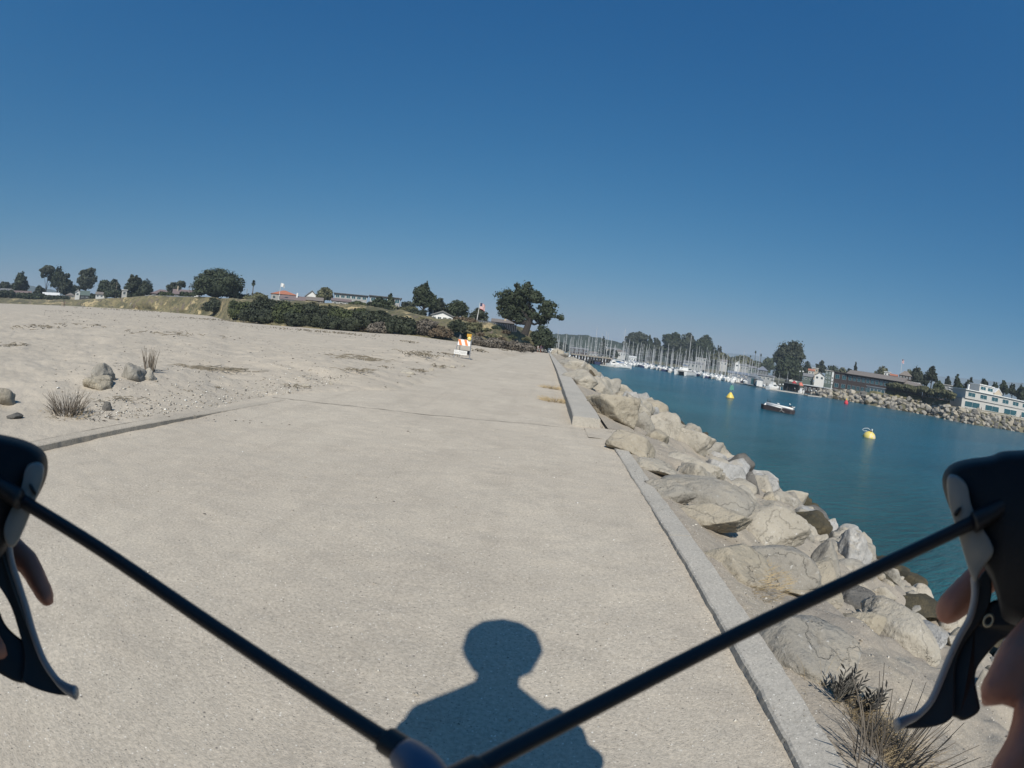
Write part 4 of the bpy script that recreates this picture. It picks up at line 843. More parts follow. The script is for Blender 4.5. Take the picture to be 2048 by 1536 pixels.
# fence of vertical posts on the bluff
a, b = P(952, 650, 114), P(1032, 661, 113); t = thing('picket_fence', 'dark open fence along the bluff top below the grey house', 'fence', a, math.atan2(b.y-a.y, b.x-a.x)); L = Vector((b.x-a.x, b.y-a.y, 0)).length; dz = (b.z-a.z)
first = None
for i in range(24):
    x = L*i/23
    if first is None: first = MB().box((0, 0, .35), (.14, .1, 1.5)).build('post', M_metal, t, loc=(0, 0, 0))
    else: c = first.copy(); COL.objects.link(c); c.parent = t; c.location = (x, 0, dz*i/23)
MB().tube([(0, 0, 1.15), (L, 0, 1.15+dz)], .09, 4).build('rail', M_dkgrey, t); MB().prism([(0, .3, -.3), (L, .3, dz-.3), (L, .3, dz+1.05), (0, .3, 1.05)], [(0, .34, -.3), (L, .34, dz-.3), (L, .34, dz+1.05), (0, .34, 1.05)]).build('panel', M_dkgrey, t)
# pale fence and stair on the yellow bluff
a, b = P(290, 594, 223), P(392, 598, 198); t = thing('rail_fence', 'long pale rail fence above the yellow bluff', 'fence', a, math.atan2(b.y-a.y, b.x-a.x)); L = Vector((b.x-a.x, b.y-a.y, 0)).length; dz = b.z-a.z
MB().prism([(0, 0, -.2), (L, 0, dz-.2), (L, 0, dz+.8), (0, 0, .8)], [(0, .08, -.2), (L, .08, dz-.2), (L, .08, dz+.8), (0, .08, .8)]).build('panel', M_metal, t)
first = None
for i in range(14):
    if first is None: first = MB().box((0, -.1, .3), (.2, .12, 1.5)).build('post', M_metal, t)
    else: c = first.copy(); COL.objects.link(c); c.parent = t; c.location = (L*i/13, 0, dz*i/13)
a, b = P(262, 611, 226), P(298, 596, 222); t = thing('beach_stairs', 'long white stairway climbing the bluff from the beach', 'stairs', a, math.atan2(b.y-a.y, b.x-a.x)); L = Vector((b.x-a.x, b.y-a.y, 0)).length; dz = b.z-a.z
first = None
for i in range(12):
    if first is None: first = MB().box((0, 0, 0), (L/12, 1.4, .16)).build('step', M_offw, t)
    else: c = first.copy(); COL.objects.link(c); c.parent = t; c.location = (L*i/11, 0, dz*i/11)
MB().prism([(0, -.72, -.1), (L, -.72, dz-.1), (L, -.72, dz+.9), (0, -.72, .9)], [(0, -.76, -.1), (L, -.76, dz-.1), (L, -.76, dz+.9), (0, -.76, .9)]).build('balustrade', M_metal, t)
for k, (px, w) in enumerate(((391, 4), (396, 8), (404, 4))):
    p = P(px, 599, 196); tag(MB().box((0, 0, .5), (w*.19, 1, [1.4, 1.9, 1.0][k])).build('white_pillar', M_white, loc=p), ['left of the three white pillars under the big tree', 'widest of the three white pillars under the big tree', 'right of the three white pillars under the big tree'][k], 'pillar')
flagpole('white flagpole with a white flag in front of the clay roof house', 557, 566, 603, 168, 9, 7, False, .02)
flagpole('flagpole flying a red, white and blue striped flag on the bluff', 952, 604, 648, 113, 12, 12, True, .08)
for k, (px, y0, y1) in enumerate(((782, 598, 624), (788, 606, 624), (797, 596, 626), (492, 578, 600), (231, 565, 592), (378, 570, 590))):
    D = [140, 140, 140, 200, 262, 230][k]; p = P(px, y1, D); tag(MB().tube([(0, 0, -1), (0, 0, (y1-y0)*D/FPX)], [.12, .09], 6).build('utility_pole', M_metal if k < 3 else M_wood, loc=p), ['thin pale pole, left of the three by the arched cottage', 'short pale pole, middle of the three by the arched cottage', 'tall pale pole, right of the three by the arched cottage', 'brown utility pole left of the lone palm', 'brown utility pole right of the broad dark tree', 'brown utility pole above the mauve roof'][k], 'pole')

T = tree
T('spiky dark cypress at the far left', 20, 56, 550, 594, 335, 'cypress', 'cypress', spiky=.5)
T('low dark tree line left of the spiky cypress', -12, 22, 567, 592, 360, 'shrub', 'deep', cat='tree')
T('umbrella pine with a thin bare trunk', 74, 107, 540, 598, 330, 'umbrella', 'euc', core=False, dens=1.2, trunkw=.03, spiky=.2)
T('tall ragged cypress beside the umbrella pine', 98, 128, 538, 598, 322, 'wind', 'cypress', spiky=.8, dens=.8)
T('dark rounded tree right of the ragged cypress', 114, 146, 554, 600, 310, 'cypress', 'deep', spiky=.3)
T('low dark shrub under the umbrella pine', 66, 90, 574, 597, 318, 'shrub', 'deep')
T('round open eucalyptus left of the white gable', 150, 190, 541, 594, 318, 'euc', 'euc', dens=.9)
T('dark low tree behind the white gable', 138, 158, 570, 596, 330, 'shrub', 'deep')
T('broad dark green tree above the tan cottage', 193, 218, 561, 592, 300, 'dense', 'cypress')
T('broad dark green tree touching the utility pole', 212, 240, 560, 592, 296, 'dense', 'deep')
T('dark twin trunk tree beside the white tower cottage', 246, 284, 552, 594, 262, 'cypress', 'deep', spiky=.3)
T('dark leafy tree at the right of the twin trunk tree', 274, 303, 562, 594, 258, 'dense', 'deep', spiky=.4)
T('pale grey bush in front of the mauve roof', 330, 362, 566, 598, 240, 'euc', 'euc', dens=.8)
T('small round tree top behind the brown roof', 334, 350, 567, 592, 262, 'round', 'euc', dens=.8)
T('thin tree top right of the pale grey bush', 350, 368, 563, 592, 262, 'umbrella', 'euc', core=False)
T('huge dense dark cypress on the yellow bluff', 385, 479, 536, 603, 188, 'dense', 'cypress', dens=1.3, spiky=.35, seed=5)
T('dark bush hanging down the bluff under the huge cypress', 404, 452, 597, 629, 163, 'shrub', 'deep', cat='shrub', name='shrub')
T('dark bush on the bluff edge right of the hanging bush', 425, 462, 600, 622, 168, 'shrub', 'cypress', cat='shrub', name='shrub')
palm('lone palm tree above the long hedge', 503, 561, 602, 215, 11)
for k, (x0, x1, y0, y1, D, l) in enumerate(((456, 522, 602, 648, 124, 'green'), (500, 572, 598, 652, 118, 'deep'), (548, 626, 605, 658, 112, 'green'), (600, 680, 610, 663, 106, 'deep'), (655, 728, 615, 667, 101, 'green'), (705, 778, 622, 670, 98, 'deep'), (480, 545, 620, 650, 114, 'deep'), (570, 645, 626, 660, 107, 'deep'), (640, 712, 632, 666, 99, 'deep'), (772, 826, 633, 674, 94, 'deep'))):
    T(['leftmost rounded mass of the long dark hedge, above the sand', 'second mass of the long hedge, under the palm', 'hedge mass below the clay roof house', 'hedge mass below the brown wing', 'hedge mass below the grey modern house', 'hedge mass below the second modern house', 'lower front bulge at the left of the long hedge', 'lower front bulge below the pink roofed house', 'lower front bulge at the middle of the long hedge', 'separate dark bush at the right end of the hedge'][k], x0, x1, y0, y1, D, 'hedge', l, trunk=False, cat='shrub', name='hedge', dens=1.3, group='masses of the long hedge', zb=1)
for k, (x0, x1, y0, y1, D, l) in enumerate(((-20, 30, 582, 600, 300, 'deep'), (28, 90, 588, 602, 300, 'cypress'), (88, 140, 593, 606, 285, 'deep'), (138, 200, 588, 602, 300, 'deep'), (205, 262, 582, 598, 265, 'cypress'), (250, 300, 585, 598, 262, 'deep'), (316, 345, 584, 598, 222, 'green'), (360, 395, 584, 598, 210, 'cypress'), (462, 500, 588, 606, 190, 'cypress'), (560, 600, 604, 616, 150, 'green'), (735, 765, 604, 622, 138, 'deep'), (784, 830, 612, 640, 128, 'olive'), (812, 850, 618, 644, 122, 'deep'), (905, 950, 634, 656, 112, 'brown'), (868, 906, 648, 670, 104, 'brown'), (930, 962, 645, 668, 104, 'olive'))):
    T(['dark scrub at the far left edge under the tree line', 'dark scrub in front of the long low grey house', 'dark scrub below the narrow pale shed', 'low trees behind the white gabled house', 'dark scrub right of the tan cottage', 'dark scrub under the twin trunk tree', 'green hedge before the broad shingle roof', 'dark hedge left of the huge cypress', 'dark bushes right of the huge cypress', 'green bushes before the low white house', 'dark bush at the foot of the second modern house', 'olive scrub behind the little arched cottage', 'dark bush left of the tall ragged pine', 'brown dry scrub right of the craftsman house', 'brown dry scrub under the craftsman house', 'olive scrub below the striped flag'][k], x0, x1, y0, y1, D, 'hedge', l, trunk=False, cat='shrub', name='shrub', dens=1.2, spiky=.3)
T('bright green bush top rising behind the hedge at the left', 492, 540, 584, 612, 160, 'shrub', 'olive', cat='shrub', name='shrub')
T('grey dead shrub at the foot of the hedge', 738, 784, 642, 671, 95, 'shrub', 'dead', cat='shrub', name='shrub', core=False, dens=1.4)
T('brown bare shrub left of the grey dead one', 716, 750, 650, 669, 98, 'shrub', 'brown', cat='shrub', name='shrub')
T('round olive green tree behind the low roofs', 632, 663, 573, 604, 195, 'dense', 'olive', dens=1.2)
T('dark tree in front of the second modern house, left one', 742, 772, 592, 624, 136, 'dense', 'cypress')
T('dark tree in front of the second modern house, right one', 766, 790, 587, 626, 135, 'cone', 'cypress')
T('leafy shrubs in front of the grey modern house', 698, 735, 602, 616, 150, 'shrub', 'green', cat='shrub', name='shrub')
T('pale distant tree behind the white cottage', 800, 832, 603, 632, 170, 'euc', 'euc')
T('tall ragged pine left of the white craftsman house', 824, 866, 565, 636, 130, 'wind', 'cypress', dens=.8, spiky=.5, seed=77)
T('dark rounded tree right of the tall ragged pine', 858, 889, 596, 632, 136, 'dense', 'deep', spiky=.3)
T('dense round dark tree behind the craftsman house', 890, 933, 599, 638, 134, 'dense', 'cypress', dens=1.3, spiky=.3)
T('grey green branching tree behind the striped flag', 938, 973, 614, 652, 124, 'cypress', 'euc', core=False, spiky=.6)
T('yellow green bush right of the craftsman house', 918, 934, 632, 648, 116, 'shrub', 'olive', cat='shrub', name='shrub')
T('dark round bush on the slope above the barricade', 897, 930, 638, 670, 97, 'dense', 'deep', trunk=False, cat='shrub', name='shrub')
T('grey brown scrub on the slope, left patch', 826, 872, 636, 676, 96, 'shrub', 'dead', trunk=False, cat='shrub', name='shrub', dens=1.2)
T('grey brown scrub on the slope, middle patch', 860, 902, 652, 678, 94, 'shrub', 'brown', trunk=False, cat='shrub', name='shrub', dens=1.2)
T('olive scrub under the white craftsman house', 826, 862, 634, 658, 104, 'shrub', 'grass', trunk=False, cat='shrub', name='shrub')
T('big wind shaped cypress with a heavy trunk by the path end', 986, 1113, 566, 664, 108, 'bigcyp', 'cypress', dens=1.0, spiky=.55, trunkw=.045, seed=4, lean=.5)
T('dark bush below the wind shaped cypress, beside the cyclists', 1056, 1106, 654, 705, 123, 'dense', 'cypress', trunk=False, cat='shrub', name='shrub', dens=1.2, spiky=.3)
for k, (x0, x1, y0, y1, D) in enumerate(((930, 975, 672, 697, 68), (968, 1018, 676, 701, 66), (1010, 1050, 682, 705, 68), (1036, 1068, 686, 705, 74))):
    T(['first grey dead bush right of the barricade', 'second grey dead bush, widest of the row', 'third grey dead bush below the grassy slope', 'last grey dead bush before the cyclists'][k], x0, x1, y0, y1, D, 'shrub', 'dead', trunk=False, cat='shrub', name='dead_shrub', dens=2.0, core=True, spiky=.3)
T('small grey dead bush behind the barricade board', 896, 930, 688, 702, 60, 'shrub', 'dead', trunk=False, cat='shrub', name='dead_shrub', dens=1.5)
for k, (px, py) in enumerate(((945, 658), (960, 668), (992, 655), (985, 672), (1012, 664), (935, 668), (975, 660), (1003, 678), (1025, 674), (1052, 678))):
    T(['scrub tuft near the flagpole foot, upper left', 'scrub tuft below the flagpole', 'dark tuft just under the fence', 'tuft in the middle of the grassy slope', 'tuft below the right half of the fence', 'leftmost tuft of the grassy slope', 'tuft between two others at mid slope', 'lowest tuft above the dead bushes', 'tuft at the foot of the slope right of centre', 'rightmost tuft near the dark bush by the cyclists'][k], px-8, px+8, py-4, py+4, 103-(py-655)*.35, 'shrub', ['olive', 'brown', 'cypress'][k % 3], trunk=False, cat='shrub', name='scrub_tuft', group='scrub tufts on the grassy slope', dens=1.5)

# ================================================================ HARBOUR
def hull_mb(L, B, Hh, m=0, sheer=.25, n=9):
    mb = MB(); secs = []
    for i in range(n):
        u = i/(n-1); y = -L/2+L*u; b = B/2*math.sin(math.pi*min(.5+u*.0+(0 if u < .45 else (u-.45)/1.1), 1))**.8 if u > .45 else B/2*(.78+.22*u/.45); b = max(b, .02); z1 = Hh*(1+sheer*(2*u-1)**2*(1.3 if u > .5 else .3)); secs.append([(-b, y, z1), (-b*.86, y, Hh*.3), (-b*.35, y, -.35*(1-.6*u)), (b*.35, y, -.35*(1-.6*u)), (b*.86, y, Hh*.3), (b, y, z1)])
    vs = [p for s_ in secs for p in s_]; k = 6; fs = [(i*k+j, i*k+(j+1) % k, (i+1)*k+(j+1) % k, (i+1)*k+j) for i in range(n-1) for j in range(k)]+[tuple(range(5, -1, -1)), tuple((n-1)*k+j for j in range(6))]
    return mb.add(vs, fs, m)
def sailboat(L, B, mastH, hullm, cov, kind=0):
    t = thing('sailboat', 'x', 'sailboat', (0, 0, -500)); hull_mb(L, B, .9).build('hull', hullm, t); c = MB(); c.prism([(-B*.28, -L*.2, .95), (B*.28, -L*.2, .95), (B*.24, L*.22, .95), (-B*.24, L*.22, .95)], [(-B*.22, -L*.18, 1.45), (B*.22, -L*.18, 1.45), (B*.16, L*.16, 1.32), (-B*.16, L*.16, 1.32)]); co = c.build('cabin', M_white, t); MB().box((0, 0, 1.2), (B*.5, L*.22, .14)).build('window', M_glass, co)
    MB().tube([(0, L*.05, .9), (0, L*.05, mastH)], [.085, .06], 5).build('mast', M_mast, t); b = MB().tube([(0, L*.04, 2.0), (0, -L*.36, 2.05)], .06, 5).build('boom', M_mast, t); MB().tube([(0, L*.02, 2.12), (0, -L*.3, 2.15), (0, -L*.35, 2.12)], [.16, .13, .06], 6).build('sail_cover', cov, b)
    MB().box((0, L*.05, mastH*.62), (1.3, .05, .06)).build('spreader', M_mast, t)
    rg = MB(); rg.tube([(0, L*.48, 1.1), (0, L*.05, mastH*.95)], .014, 3, cap=False); rg.tube([(0, -L*.48, 1.0), (0, L*.05, mastH)], .014, 3, cap=False); rg.build('stay', M_metal, t); return t
SB = [sailboat(8, 2.5, 10.5, M_white, M_blue), sailboat(9, 2.7, 12, M_white, M_offw), sailboat(7, 2.3, 9, M_white, M_navy), sailboat(10, 3, 13, M_navy, M_offw), sailboat(7.5, 2.4, 9.8, M_offw, M_green)]
used = set()
def place_boat(px, D, label, group, yaw=None, k=None, s=1.0):
    k = random.randrange(5) if k is None else k; label = label(k, px) if callable(label) else label; p = G(px, D, WZ); rz = random.choice([0, math.pi])+random.uniform(-.12, .12)+R(-25) if yaw is None else yaw; sc = s*random.uniform(.85, 1.12)
    if k not in used: used.add(k); o = SB[k]; o.location = p; o.rotation_euler = (0, 0, rz); o.scale = (sc,)*3; o['label'] = label; o['group'] = group; return o
    return dup(SB[k], p, rz, sc, label, group)
WF = [(1240, 225), (1280, 255), (1350, 216), (1400, 212), (1450, 207), (1535, 187)]
def wfront(px): return float(np.interp(px, [a for a, _ in WF], [b for _, b in WF]))
CV = ['blue', 'cream', 'navy', 'cream', 'green']
def blab(k, px, hullnote, where): return '%s sailboat with %s sail cover %s' % (['white', 'white', 'white', 'navy', 'cream'][k], CV[k], where)
WH = [(1262, 'in front of the round eucalyptus'), (1300, 'left of the eucalyptus grove'), (1345, 'before the grove left side'), (1385, 'behind the catamaran'), (1415, 'right of the catamaran'), (1450, 'below the crooked lone tree'), (1490, 'behind the grey dock boxes'), (1530, 'behind the gabled dock shed'), (2000, 'behind the motor cruiser')]
def where(px): return next(w for x, w in WH if px <= x)
for i, px in enumerate(np.arange(1246, 1476, 8.5)):
    if 1343 < px < 1400: continue
    place_boat(px+random.uniform(-2, 2), wfront(px)+random.uniform(2, 7), lambda k, x: blab(k, x, '', 'in the front row, '+where(x)), 'sailboats in the front row of the marina')
for row, (off, st) in enumerate(((16, 10), (34, 10.5), (54, 12), (76, 14))):
    for px in np.arange(1240+row*3, 1520-row*6, st):
        place_boat(px+random.uniform(-3, 3), wfront(px)+off+random.uniform(-4, 4), lambda k, x, row=row: blab(k, x, '', ['second row, ', 'third row, ', 'fourth row, ', 'rearmost row, '][row]+where(x)), 'sailboats packed behind the front row')
for row, D in enumerate((212, 236, 262, 290)):
    for px in np.arange(1110+row*2, 1236, 12.5 if row else 12):
        place_boat(px+random.uniform(-3, 3), D+random.uniform(-7, 7), lambda k, x, row=row: blab(k, x, '', ['just behind the pier', 'second row behind the pier', 'third row behind the pier', 'farthest behind the pier'][row]+(', at the left end' if x < 1150 else (', in the middle' if x < 1200 else ', at the right end'))), 'sailboats behind the pier', s=1.0)
for px in (1545, 1556, 1572, 1528):
    place_boat(px, wfront(px)+22, lambda k, x: blab(k, x, '', 'behind the dock, '+{1545: 'left of the motor cruiser', 1556: 'right of the motor cruiser', 1572: 'behind the awning', 1528: 'behind the white cabinet'}[x]), 'sailboats behind the dock shed', s=.8)
# notable boats
def special(k, px, D, label, s, yaw): 
    o = dup(SB[k], G(px, D, WZ), yaw, s, label); o.pop('group', None)
    if 'group' in o: del o['group']
    return o
special(1, 1240, 198, 'white sailboat with the tallest mast at the end of the pier', 1.28, R(-60))
special(3, 1187, 205, 'tall white masted sailboat in the middle of the pier masts', 1.15, R(10))
special(0, 1246, 195, 'white motor sailer right beside the tall masted boat at the pier end', .95, R(-70))
# catamaran
def catamaran(px, D):
    t = thing('catamaran', 'big grey blue and white catamaran moored in front of the marina', 'catamaran', G(px, D, WZ), R(-38)); c0 = (-2.2, 2.2)
    for x in c0: o = hull_mb(13, 1.6, 1.5).build('hull', M_white, t); o.location = (x, 0, 0)
    MB().box((0, -1, 1.75), (5.2, 9, .5)).build('deck', M_greyw, t); cb = MB().prism([(-2, -3.5, 2), (2, -3.5, 2), (1.6, 2.5, 2), (-1.6, 2.5, 2)], [(-1.8, -3, 3.2), (1.8, -3, 3.2), (1.2, 1.2, 3.0), (-1.2, 1.2, 3.0)]).build('cabin', M_white, t); MB().box((0, -.9, 2.75), (3.55, 3.4, .35)).build('window', M_glass, cb)
    MB().tube([(0, 1, 2), (0, 1, 17)], [.13, .07], 6).build('mast', M_mast, t); MB().tube([(0, 1, 4), (0, -5, 4.2)], .12, 6).build('boom', M_blue, t); return t
catamaran(1372, 209)
t = thing('sailing_ship', 'dark rigged tall boat with crossed masts in front of the eucalyptus', 'sailing ship', G(1371, 232, WZ), R(-30)); hull_mb(12, 3.2, 1.3).build('hull', M_dkgrey, t)
MB().tube([(-2.6, 0, 1.3), (.6, 0, 19.4)], [.11, .06], 5).build('mast', M_dkgrey, t); MB().tube([(.9, 0, 1.3), (.9, .3, 16.5)], [.11, .06], 5).build('mast', M_dkgrey, t); MB().tube([(-1.0, 0, 1.3), (.5, 0, 15)], [.04, .03], 4).build('stay', M_dkgrey, t); MB().box((0, -1, 1.9), (2, 4, 1.0)).build('cabin', M_offw, t)
# motor cruisers at the floating dock
def cruiser(label, px, D, L, yaw, top=True):
    t = thing('motor_cruiser', label, 'motorboat', G(px, D, WZ), yaw); hull_mb(L, L*.3, 1.1).build('hull', M_white, t); B = L*.3
    cb = MB().prism([(-B*.36, -L*.3, 1.1), (B*.36, -L*.3, 1.1), (B*.3, L*.22, 1.1), (-B*.3, L*.22, 1.1)], [(-B*.32, -L*.26, 2.1), (B*.32, -L*.26, 2.1), (B*.22, L*.06, 2.1), (-B*.22, L*.06, 2.1)]).build('cabin', M_white, t); MB().box((0, -L*.08, 1.7), (B*.68, L*.24, .4)).build('window', M_glass, cb)
    if top:
        MB().box((0, -L*.12, 2.45), (B*.5, L*.2, .6)).build('flybridge', M_white, t); MB().box((0, -L*.12, 3.35), (B*.55, L*.22, .12)).build('canopy', M_black, t)
        MB().tube([(0, -L*.2, 2.1), (0, -L*.2, 3.8)], .05, 5).build('mast', M_mast, t)
    return t
cruiser('white motor cruiser with a black canopy at the floating dock', 1548, 183, 8.6, R(-62))
cruiser('small white cabin boat at the end of the floating dock', 1604, 186, 4.6, R(-60), False)
cruiser('white motor launch beside the tall masted boat near the pier', 1229, 198, 7, R(-70))
# floating docks
def dock(label, a, b, w, z=.25):
    d = b-a; t = thing('floating_dock', label, 'dock', (a+b)/2, math.atan2(d.y, d.x)); L = d.length; MB().box((0, 0, z), (L, w, .3)).build('deck', M_wood, t); MB().box((0, -w/2-.07, z-.05), (L, .12, .25)).build('fender', M_offw, t); first = None
    for i in range(5):
        x = -L/2+L*(i+.5)/5
        if first is None: first = MB().tube([(0, w/2+.2, -1), (0, w/2+.2, 2.0)], .14, 6).build('piling', M_pile, t, loc=(x, 0, 0))
        else: c = first.copy(); COL.objects.link(c); c.parent = t; c.location = (x, 0, 0)
    return t
dock('long grey floating dock with sheds before the marina', onz(1456, 763, WZ), onz(1534, 777.5, WZ), 3.2)
dock('floating dock with the black awning on the channel', onz(1536, 779, WZ), onz(1614, 790.5, WZ), 2.6)
dock('low floating dock lying at the start of the riprap', onz(1611, 791.5, WZ), onz(1638, 794.5, WZ), 2.0)
for k, (px, D, w, h, m) in enumerate(((1468, 205, 1.8, 2.2, M_white), (1477, 202, 1.4, 1.8, M_offw), (1506, 194, 4.2, 3.2, M_metal), (1513, 192, 2, 2.6, M_dkgrey), (1519, 190, 2.2, 2.4, M_white))):
    p = G(px, D, WZ+.4); t = thing('dock_shed', ['white dock box at the left end of the grey dock', 'cream dock box right of the white one', 'grey gabled shed on the grey dock', 'dark small shed next to the gabled shed', 'white cabinet right of the dark shed'][k], 'shed', p, R(-30)); MB().box((0, 0, h/2), (w, w, h)).build('wall', m, t); MB().prism([(-w*.6, -w*.6, h+.003), (0, -w*.6, h*1.3), (w*.6, -w*.6, h+.003)], [(-w*.6, w*.6, h+.003), (0, w*.6, h*1.3), (w*.6, w*.6, h+.003)]).build('roof', M_metal, t); MB().box((0, -w/2-.02, h*.45), (w*.35, .04, h*.7)).build('door', M_white if k != 2 else M_teal, t)
# ramp down to the dock
a, b = G(1480, 208, WZ+3.6), G(1507, 196, WZ+.4); t = thing('gangway', 'sloping grey gangway down to the dock sheds', 'gangway', a, 0); d = b-a
MB().tube([(0, 0, 0), d], .22, 4).build('ramp', M_metal, t); MB().tube([(0, 0, 1), d+Vector((0, 0, 1))], .05, 4).build('handrail', M_metal, t)
# black awning on posts
a, b = G(1566, 190, WZ), G(1597, 190, WZ); d = b-a; t = thing('pier_awning', 'black roofed open shelter on posts above the floating dock', 'shelter', (a+b)/2, math.atan2(d.y, d.x)); L = d.length
MB().box((0, 1, 3.2), (L, 3, .35)).build('deck', M_dkgrey, t)
for i in range(6): MB().box((-L/2+L*i/5, 1, 1.3), (.22, .22, 3.4)).build('post', M_pile, t)
MB().tube([(-L/2, 0, 4.4), (L/2, 0, 4.4)], .06, 4).build('handrail', M_metal, t)
MB().box((0, 2.4, 1.7), (L, .1, 2.6)).build('back_wall', M_black, t)
# round white dock lamps
for k, (px, py, D) in enumerate(((1560, 769, 188), (1566, 769, 188), (1590, 777, 187), (1623, 781, 190), (1632, 782, 191), (1600, 743, 280), (1606, 743, 280))):
    p = P(px, py, D); z0 = WZ; f = D/FPX; t = thing('dock_lamp', ['globe lamp right of the motor cruiser, left one', 'globe lamp right of the motor cruiser, right one', 'globe lamp above the small cabin boat', 'left globe lamp on the low dock', 'right globe lamp on the low dock', 'left white globe beside the eucalyptus', 'right white globe beside the eucalyptus'][k], 'lamp', (p.x, p.y, z0)); h = p.z-z0
    MB().tube([(0, 0, 0), (0, 0, h)], .05, 6).build('post', M_metal, t); r = 1.6*f; MB().lathe([(.02, -r), (r*.7, -r*.7), (r, 0), (r*.7, r*.7), (.02, r)], 10, (0, 0, h)).build('globe', M_white, t, smooth=True)
# wooden pier with piles
a, b = G(1141, 200, WZ), G(1224, 202, WZ); d = b-a; t = thing('wooden_pier', 'long wooden pier on dark piles beyond the end of the rocks', 'pier', a, math.atan2(d.y, d.x)); L = d.length
MB().box((L/2, 1.2, 3.0), (L, 3.4, .5)).build('deck', M_wood, t); MB().tube([(0, -.4, 4.2), (L, -.4, 4.2)], .07, 4).build('handrail', M_metal, t); first = None
for i in range(14):
    x = L*(i+.3)/14
    for y in (-.2, 2.6):
        if first is None: first = MB().box((0, 0, .9), (.45, .45, 3.8)).build('pile', M_pile, t, loc=(x, y, 0))
        else: c = first.copy(); COL.objects.link(c); c.parent = t; c.location = (x, y, 0)
    if i % 3 == 0: MB().box((x, .2, 1.6), (1.0, .3, 2.4)).build('brace', M_pile, t)
t = thing('floating_dock', 'low pale floating dock in front of the wooden pier', 'dock', (G(1200, 194, WZ)+G(1238, 190, WZ))/2, math.atan2((G(1238, 190, WZ)-G(1200, 194, WZ)).y, (G(1238, 190, WZ)-G(1200, 194, WZ)).x)); MB().box((0, 0, .2), (7.5, 1.6, .3)).build('deck', M_offw, t)

# buildings and trees round the harbour
def Hz(label, x0, x1, ytop, D, hpx, roof, rpx, wm, rm, **k):
    base = ytop+rpx+hpx; return H(label, x0, x1, base, D, hpx, roof, rpx, wm, rm, found=6, **k)
Hz('white harbour building behind the left masts', 1257, 1271, 711, 300, 8, 'x', 3, M_white, M_white, dep=8, cols=3)
Hz('cream building behind the masts near the pier end', 1235, 1250, 699, 330, 9, 'x', 4, M_offw, M_roofb, dep=8, cols=3)
Hz('beige long house on the slope behind the pier masts', 1212, 1240, 694, 380, 8, 'x', 4, M_beige, M_roofg, dep=9, cols=4)
Hz('brown shed row behind the leftmost masts', 1140, 1176, 693, 330, 8, 'x', 3, M_brown, M_roofg, dep=8, cols=4)
Hz('pale roofed shed behind the pier', 1178, 1206, 702, 300, 8, 'x', 4, M_greyw, M_roofb, dep=8, cols=4)
Hz('white boathouse right of the brown sheds', 1204, 1216, 690, 390, 7, 'y', 5, M_white, M_roofg, dep=8, cols=1)
Hz('low grey marina office among the masts', 1365, 1405, 720, 250, 10, 'x', 4, M_greyw, M_roofg, dep=9, cols=5)
Hz('white flat roofed marina block among the masts', 1392, 1412, 715, 265, 7, 'flat', 0, M_greyw, M_offw, dep=8, cols=3)
Hz('cream house behind the right masts', 1440, 1454, 718, 260, 9, 'x', 4, M_offw, M_roofb, dep=8, cols=2)
Hz('white house with a clear gable behind the right masts', 1469, 1480, 722, 240, 7, 'y', 5, M_white, M_white, dep=8, cols=1)
Hz('grey house left of the pavilion roof', 1480, 1496, 727, 225, 9, 'x', 4, M_greyw, M_roofg, dep=8, cols=3)
Hz('green walled house left of the pavilion', 1496, 1512, 731, 205, 11, 'x', 4, M_green, M_roofg, dep=8, cols=2)
Hz('open pavilion with a curved pale hip roof and lantern', 1512, 1535, 731, 180, 9, 'hip', 8, M_dkgrey, M_metal, dep=5, cols=4, name='pavilion')
Hz('low grey shed row behind the dock gangway', 1455, 1500, 741, 165, 7, 'x', 4, M_greyw, M_metal, dep=5, cols=6)
Hz('long low grey building below the pavilion', 1500, 1548, 745, 150, 9, 'x', 3, M_greyw, M_roofg, dep=5, cols=6)
def Tz(label, x0, x1, yt, yb, D, st, lf, **k): return T(label, x0, x1, yt, yb, D, st, lf, sub=4, **k)
for k, (x0, x1, y0, y1) in enumerate(((1244, 1292, 664, 728), (1286, 1302, 674, 726), (1298, 1318, 675, 728), (1316, 1362, 667, 734), (1345, 1390, 668, 738), (1378, 1420, 667, 740), (1330, 1375, 680, 736), (1398, 1424, 690, 740))):
    Tz(['large round eucalyptus behind the pier end masts', 'narrow dark tree between the two eucalyptus groups', 'small dark eucalyptus left of the big grove', 'left tree of the big eucalyptus grove', 'middle tree of the big eucalyptus grove', 'right tree of the big eucalyptus grove', 'lower front tree of the big eucalyptus grove', 'rightmost low tree of the big eucalyptus grove'][k], x0, x1, y0, y1, 330-k*4, 'dense' if k % 3 else 'euc', 'cypress' if k % 2 else 'euc', dens=1.2)
Tz('crooked lone tree above the masts', 1428, 1444, 694, 732, 300, 'wind', 'euc', core=False)
for k, (x0, x1, y0, y1) in enumerate(((1418, 1460, 705, 736), (1456, 1504, 710, 742), (1500, 1525, 722, 742), (1524, 1546, 718, 748), (1195, 1212, 676, 714), (1214, 1234, 698, 718), (1110, 1135, 684, 706))):
    Tz(['olive green tree right of the grove', 'long olive green tree crown left of the palms', 'small green tree below the palms', 'green tree left of the big ragged eucalyptus', 'pointed dark conifer on the ridge behind the masts', 'round dark tree by the cream building', 'dark tree behind the leftmost masts'][k], x0, x1, y0, y1, 290, ['dense', 'dense', 'dense', 'round', 'cone', 'round', 'dense'][k], ['olive', 'olive', 'green', 'green', 'deep', 'deep', 'deep'][k])
palm('tall palm, left of the pair above the pavilion', 1507, 702, 742, 260, 5); palm('tall palm, right of the pair above the pavilion', 1518, 708, 746, 260, 5); palm('short palm left of the tall pair', 1498, 711, 740, 270, 4)
